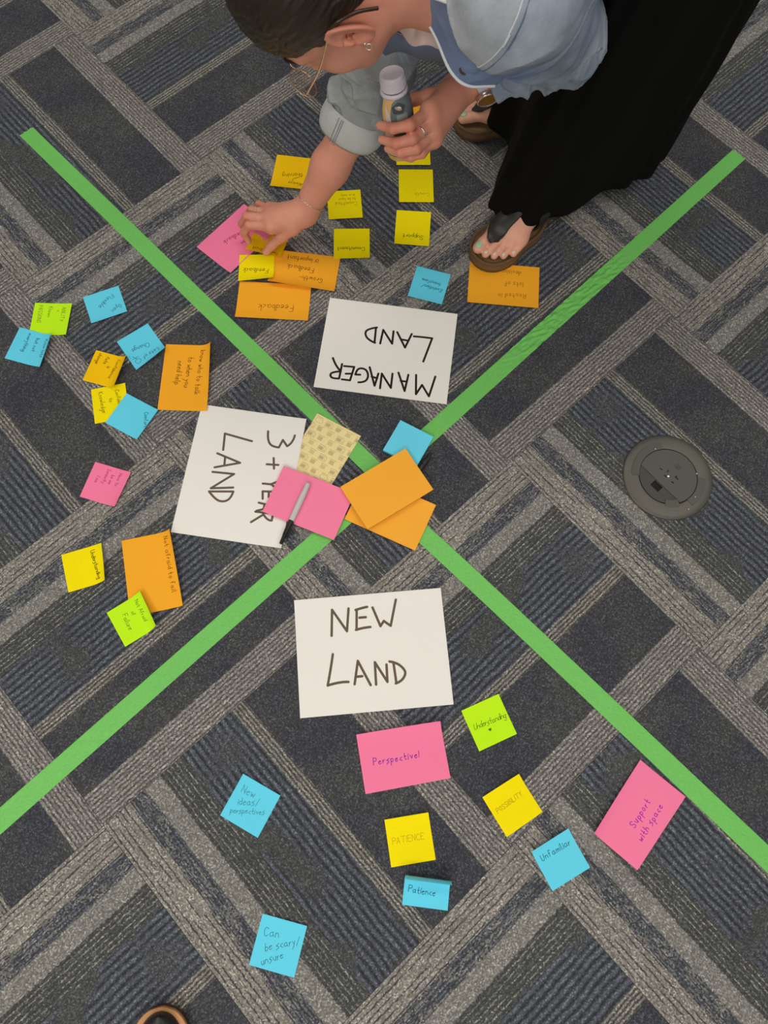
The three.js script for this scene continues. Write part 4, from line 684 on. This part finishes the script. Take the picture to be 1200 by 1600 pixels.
  // ---- long black skirt
  {
    const hem = [[0.178, 0.055, -1.385], [0.198, 0.05, -1.31], [0.24, 0.055, -1.225], [0.203, 0.055, -1.12], [0.21, 0.05, -1.045], [0.256, 0.068, -1.022], [0.305, 0.062, -1.032], [0.35, 0.055, -1.056], [0.4, 0.058, -1.09], [0.458, 0.06, -1.122], [0.53, 0.055, -1.162], [0.575, 0.055, -1.21], [0.592, 0.055, -1.3], [0.56, 0.055, -1.42], [0.48, 0.055, -1.5], [0.36, 0.055, -1.53], [0.24, 0.055, -1.5], [0.17, 0.055, -1.44]];
    const curve = new THREE.CatmullRomCurve3(hem.map(V), true, 'centripetal'), nu = 300, nv = 90, top = [], uv = [], cx = 0.38, cz = -1.27;
    const hip = (a) => [0.455 + 0.125 * Math.cos(a), 0.83, -1.225 + 0.165 * Math.sin(a)];
    const axis = nrm(sub(WAIST, PELV));
    for (let j = 0; j <= nv; j++) for (let i = 0; i <= nu; i++) {
      const u = i / nu, v = j / nv, h = curve.getPointAt(u % 1), a = Math.atan2(h.z - cz, h.x - cx), H = hip(a);
      let P;
      {
        const t = v, s = t, belly = Math.sin(t * Math.PI) * 0.012;
        P = [mix(h.x, H[0], s) + Math.cos(a) * belly, mix(h.y, H[1], t), mix(h.z, H[2], s) + Math.sin(a) * belly];
        const open = Math.pow(1 - t, 1.2), fold = Math.sin(u * 6.2832 * 17 + 2.2 * Math.sin(u * 25) + 1.2 * N3(u * 9, t * 1.4, 2)) * (0.003 + 0.0045 * open) * (1 - 0.6 * sstep(0.8, 1, t)) + N3(u * 14, t * 3.5, 8) * 0.01 * Math.sin(t * Math.PI);
        P[0] += Math.cos(a) * fold; P[2] += Math.sin(a) * fold;
        if (t < 0.04) P[1] += 0.004 * Math.sin(u * 60);
        const sag = sstep(0.45, 0.95, t) * N3(u * 5 + t * 6, t * 9, 5) * 0.012; P[0] += Math.cos(a) * sag; P[2] += Math.sin(a) * sag;
      }
      top.push(V(P)); uv.push(u * 2, v);
    }
    const blackCloth = new THREE.MeshPhysicalMaterial({ color: new THREE.Color(0.0035, 0.0035, 0.0037), roughness: 0.95, specularIntensity: 0.3, side: THREE.DoubleSide });
    const sg = shell(top, uv, nu, nv, 0.0016); sg.clearGroups();
    const skirt = part('skirt', sg, blackCloth, woman);
    const yoke = (x, y, z) => smax(smax(bodyF(x, y, z) - 0.013 + 0.004 * N3(x * 20, y * 20, z * 20), 0.74 - y, 0.01), dot([x - WAIST[0], y - WAIST[1], z - WAIST[2]], axis) - 0.02, 0.01);
    part('skirt_yoke', meshField(yoke, [0.24, 0.7, -1.48], [0.68, 1.02, -0.95], 0.0065, undefined, 0.03), blackCloth, skirt);
  }

  // ---- denim jacket
  {
    const DP = alb(166, 171, 178), DG = alb(126, 134, 146), DB = alb(88, 108, 144), DI = alb(106, 120, 148);
    const axL = nrm(sub(LE, LS)), axR = nrm(sub(RE, RS)), fR = nrm(sub(RC, RE)), fL = nrm(sub(LW, LE));
    const lCuff = mix3(LE, LW, 0.64);
    const ripple = (x, y, z, o, ax, amp, freq) => { const d = [x - o[0], y - o[1], z - o[2]], t = dot(d, ax), r = [d[0] - ax[0] * t, d[1] - ax[1] * t, d[2] - ax[2] * t], a = N3(r[0] * 16 + 3, r[1] * 16, r[2] * 16); return amp * Math.sin(t * freq + a * 3.4 + 0.8 * N3(t * 30, r[1] * 20, r[2] * 20)); };
    // cloth pushed up into overlapping rolls
    const drape = (x, y, z, o, ax, amp, pitch, skew, k) => {
      const d = [x - o[0], y - o[1], z - o[2]], t = dot(d, ax), r = [d[0] - ax[0] * t, d[1] - ax[1] * t, d[2] - ax[2] * t], l = Math.hypot(...r) || 1, n = r.map((v) => v / l);
      const ph = t / pitch + skew * n[0] + 0.22 * n[1] + 0.55 * N3(n[0] * 1.3 + k, n[1] * 1.3, n[2] * 1.3 + t * 5), f = ph - Math.floor(ph), saw = f < 0.86 ? f / 0.86 : 1 - (f - 0.86) / 0.14;
      const much = clamp(0.35 + 1.1 * N3(n[0] * 1.1 + Math.floor(ph) * 3.7, n[1] * 1.1 + k, n[2] * 1.1) + 0.35, 0.35, 1.1);
      return amp * much * (0.35 - saw);
    };
    const upperL = cap(LS, LE, 0.078, 0.063), foreL = cap(LE, lCuff, 0.06, 0.047), upperR = cap(RS, RE, 0.062, 0.054), foreR = cap(RE, mix3(RE, RC, 0.9), 0.055, 0.046);
    const torso = blend([cap(add(CHEST, [0.03, 0.02, -0.015], 1), WAIST, 0.13, 0.125), cap(add(LS, [0.04, 0.03, -0.02], 1), add(RS, [0.05, 0.06, -0.02], 1), 0.066, 0.058), cap([0.15, 0.69, -1.01], CHEST, 0.08, 0.12)], 0.05);
    const hole = cap(add(NB, [-0.16, -0.01, 0.03], 1), add(NB, [0.03, 0, 0], 1), 0.085, 0.064), front = ell([0.02, 0.5, -0.97], [0.1, 0.095, 0.085]);
    const ARM_C = [0.112, 0.665, -0.94], ARM_N = nrm([0.95, -0.3, -0.08]);
    const seamL = add(LS, axL, 0.05);
    const fld = (x, y, z) => {
      let d = torso(x, y, z) + N3(x * 14, y * 14, z * 14) * 0.006;
      d = smax(d, -hole(x, y, z), 0.012); d = smax(d, -front(x, y, z), 0.02);
      const tl = dot([x - seamL[0], y - seamL[1], z - seamL[2]], axL);
      const crease = (o, ax, k, ft, fr, A) => { const d0 = [x - o[0], y - o[1], z - o[2]], t = dot(d0, ax); const w = 1 - Math.abs(N3(t * ft + k, (d0[0] - ax[0] * t) * fr, (d0[1] - ax[1] * t) * fr + (d0[2] - ax[2] * t) * 6)); return A * (0.12 - Math.pow(w, 5)); };
      const nearL = upperL(x, y, z) < 0.03, nearR = x < 0.09 && y < 0.62;
      let l = upperL(x, y, z) + drape(x, y, z, LS, axL, 0.005, 0.11, 0.3, 3) * sstep(0.06, 0.14, tl) + N3(x * 22, y * 22, z * 22) * 0.005 + (nearL ? crease(LS, axL, 2, 9, 11, 0.009) : 0);
      let lf = foreL(x, y, z) + drape(x, y, z, LE, fL, 0.012, 0.045, 0.4, 8) + (nearL ? crease(LE, fL, 5, 30, 12, 0.012) : 0);
      l = smin(l, lf, 0.02);
      let r = upperR(x, y, z) + drape(x, y, z, RS, axR, 0.024, 0.064, -0.45, 1) + (nearR ? crease(RS, axR, 7, 24, 9, 0.009) : 0), rf = foreR(x, y, z) + drape(x, y, z, RE, fR, 0.014, 0.05, -0.4, 5) + (nearR ? crease(RE, fR, 9, 30, 9, 0.009) : 0);
      r = smin(r, rf, 0.018);
      d = smin(d, l, 0.022); d = smin(d, r, 0.025);
      d -= 0.0022 * (1 - sstep(0.0025, 0.006, Math.abs(tl))) * (upperL(x, y, z) < 0.03 ? 1 : 0);
      // hollow the sleeves at the cuffs so that the arms come out of them
      const cl = add(lCuff, fL, 0.0), cr = RC;
      const tL = dot([x - cl[0], y - cl[1], z - cl[2]], fL), tR = dot([x - cr[0], y - cr[1], z - cr[2]], fR);
      if (rf < 0.035 && y < 0.36) d = Math.max(d, tR + 0.016);
      if (lf < 0.03) d = Math.max(d, tL - 0.012);
      return d;
    };
    const denim = (x, y, z) => {
      const m = clamp(0.5 + 0.9 * N3(x * 11, y * 11, z * 11) + 0.35 * N3(x * 34, y * 34, z * 34), 0, 1), n = 0.5 + 0.5 * N3(x * 60, y * 60, z * 60), tl = dot([x - seamL[0], y - seamL[1], z - seamL[2]], axL), tw = N3(x * 300, y * 300, z * 300);
      const blue = 0.1 + 0.5 * sstep(0.35, 0.9, 0.5 + 0.7 * N3(x * 7 + 5, y * 7, z * 7)), right = sstep(0.02, -0.06, x);
      let c = [0, 1, 2].map((i) => mix(mix(DP[i], DG[i], m), DB[i], 0.6 * blue));
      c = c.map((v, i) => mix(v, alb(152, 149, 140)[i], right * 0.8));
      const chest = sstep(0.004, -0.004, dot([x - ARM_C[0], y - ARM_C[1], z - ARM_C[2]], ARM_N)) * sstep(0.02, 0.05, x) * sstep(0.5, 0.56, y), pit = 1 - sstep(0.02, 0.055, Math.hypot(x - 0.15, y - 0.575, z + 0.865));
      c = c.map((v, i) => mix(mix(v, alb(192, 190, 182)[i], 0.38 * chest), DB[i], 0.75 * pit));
      const st = Math.abs(Math.abs(tl + 0.006) - 0.004) < 0.0016 && x < 0.2 && y > 0.5 ? 0.82 : 1;
      return c.map((v) => v * (0.86 + 0.22 * n + 0.12 * tw) * st);
    };
    const denimMat = std(0xffffff, 0.88, { vertexColors: true }), blueMat = std(new THREE.Color().setRGB(...DI), 0.9), paleMat = std(new THREE.Color().setRGB(...alb(206, 206, 204)), 0.88);
    const g = new THREE.Group(); g.name = 'denim_jacket'; woman.add(g);
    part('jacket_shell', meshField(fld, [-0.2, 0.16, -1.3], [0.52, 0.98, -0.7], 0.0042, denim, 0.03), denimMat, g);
    // stitched armhole and sleeve seams lying on the cloth
    {
      const onCloth = (o, d) => { let r = 0.15; while (r > 0.03 && fld(o[0] + d[0] * r, o[1] + d[1] * r, o[2] + d[2] * r) > 0) r -= 0.0015; return add(o, d, r + 0.0006); };
      const u = nrm(cross(axL, [0, 0, 1])), w = cross(axL, u), dark = std(new THREE.Color().setRGB(...alb(96, 106, 124)), 0.9);
      const e = nrm(cross(ARM_N, [0, 1, 0])), h = cross(ARM_N, e);
      for (const t of [0, 0.0075]) { const p = []; for (let k = 0; k <= 60; k++) { const a = k / 60 * Math.PI * 2; p.push(onCloth(add(ARM_C, ARM_N, t), add(e.map((v) => v * Math.cos(a)), h, Math.sin(a)))); } part('armhole_seam', tube(p, 0.0011, 240, 5, true), t ? dark : paleMat, g); }
      const back = nrm(add(add([0, 0, 0], u, -0.2), w, 0.98)); const q = []; for (let i = 0; i <= 30; i++) q.push(onCloth(mix3(add(LS, axL, 0.03), LE, i / 30), back)); part('sleeve_seam', tube(q, 0.0009, 90, 5), paleMat, g);
    }
    // rolled right cuff
    {
      const fC = nrm(add(fR, axR, 1.0)), u = nrm(cross(fC, [0, 0, 1])), w = cross(fC, u), top = [], uv = [], nu = 96, nv = 16;
      const prof = (t) => t < 0.5 ? [0.055 + 0.005 * Math.sin(t * 2 * Math.PI) ** 0.7 + 0.002, mix(-0.026, 0.028, t * 2)] : [0.056 - 0.004 * Math.sin((t - 0.5) * 2 * Math.PI * 0.5), mix(0.028, -0.02, (t - 0.5) * 2)];
      for (let j = 0; j <= nv; j++) for (let i = 0; i <= nu; i++) { const a = i / nu * Math.PI * 2, [r, h] = prof(1 - j / nv), rr = r * (1 + 0.03 * Math.sin(a * 3 + 1)) + 0.0014 * N3(Math.cos(a) * 3, Math.sin(a) * 3, j * 0.3), sk = h + 0.006 * Math.sin(a + 0.6); top.push(V(add(add(add(RC, u, rr * Math.cos(a)), w, rr * Math.sin(a)), fC, sk))); uv.push(i / nu, j / nv); }
      const cg = shell(top, uv, nu, nv, 0.0012); cg.clearGroups();
      part('rolled_cuff', cg, std(new THREE.Color().setRGB(...alb(176, 173, 166)), 0.9, { side: THREE.DoubleSide }), g);
      const seam = []; for (const da of [-0.06, 0.0, 0.1]) { const a = 5.35 + da, p = []; for (let i = 0; i <= 10; i++) { const h = mix(-0.024, 0.028, i / 10), r = 0.0622; p.push(add(add(add(RC, u, r * Math.cos(a)), w, r * Math.sin(a)), fC, h + 0.006 * Math.sin(a + 0.6))); } seam.push(tube(p, 0.0006, 20, 5)); }
      part('cuff_seam', mergeGeometries(seam), std(new THREE.Color().setRGB(...alb(120, 122, 126)), 0.9), g);
    }
    // loose left front with its button band
    const flapA = [[0.002, 0.635, -0.945], [0.013, 0.611, -0.932], [0.042, 0.582, -0.905], [0.067, 0.557, -0.872], [0.088, 0.548, -0.861], [0.13, 0.54, -0.87]], flapB = [[0.035, 0.66, -0.923], [0.051, 0.645, -0.89], [0.077, 0.62, -0.858], [0.099, 0.597, -0.851], [0.122, 0.579, -0.858], [0.152, 0.568, -0.877]];
    const fp = sheet(flapA, flapB, 0.0022, 48, 14, (u, v) => [0.003 * N3(u * 9, v * 3, 2) * Math.sin(v * Math.PI), 0.009 * N3(u * 7, v * 2.5, 5) * Math.sin(v * Math.PI), 0.004 * Math.sin(v * Math.PI) + 0.008 * Math.abs(N3(u * 8 + v * 4, v * 2, 9)) * v]); fp.clearGroups();
    part('front_panel', fp, new THREE.MeshStandardMaterial({ color: blueMat.color, roughness: 0.9, side: THREE.DoubleSide }), g);
    part('front_edge', tube(flapA, 0.0026, 60, 8), paleMat, g);
    part('panel_seam', tube(flapA.map((p, i) => mix3(p, flapB[i], 0.22)), 0.0009, 60, 5), paleMat, g);
    part('jacket_button', new THREE.CylinderGeometry(0.0062, 0.0068, 0.003, 20).rotateX(1.1).translate(0.083, 0.572, -0.86), std(new THREE.Color(0.05, 0.045, 0.04), 0.4, { metalness: 0.7 }), g);
    const rp = sheet([[-0.039, 0.501, -0.983], [-0.02, 0.513, -0.988], [0.007, 0.52, -0.977], [0.04, 0.518, -0.971], [0.065, 0.515, -0.961]], [[-0.03, 0.458, -1.015], [-0.007, 0.459, -1.017], [0.024, 0.458, -1.014], [0.049, 0.458, -1.013], [0.073, 0.455, -1.004]], 0.002, 30, 10, (u, v) => [0, 0.005 * Math.sin(u * 7), 0.004 * Math.sin(v * 3)]); rp.clearGroups();
    part('front_panel', rp, new THREE.MeshStandardMaterial({ color: new THREE.Color().setRGB(...alb(112, 122, 140)), roughness: 0.9, side: THREE.DoubleSide }), g);
    const col1 = sheet([[-0.01, 0.655, -0.955], [0.0, 0.66, -0.93], [0.012, 0.66, -0.905], [0.03, 0.655, -0.88]], [[0.01, 0.635, -0.95], [0.03, 0.65, -0.92], [0.05, 0.66, -0.885], [0.075, 0.66, -0.855]], 0.003, 20, 8); col1.clearGroups();
    part('collar', col1, new THREE.MeshStandardMaterial({ color: paleMat.color, roughness: 0.9, side: THREE.DoubleSide }), g);
  }
  const sh = sheet([[0.005, 0.571, -0.972], [0.015, 0.556, -0.958], [0.022, 0.566, -0.956], [0.034, 0.574, -0.948], [0.048, 0.579, -0.929]], [[-0.008, 0.538, -0.967], [0.007, 0.533, -0.951], [0.026, 0.54, -0.938], [0.044, 0.54, -0.939], [0.059, 0.538, -0.932]], 0.0016, 30, 8, (u, v) => [0, 0.002 * Math.sin(u * 14), 0.003 * Math.sin(v * 3)]); sh.clearGroups();
  part('undershirt', sh, new THREE.MeshStandardMaterial({ color: col(206, 182, 170), roughness: 0.85, side: THREE.DoubleSide }), woman);
}
renderer.render(scene, camera);
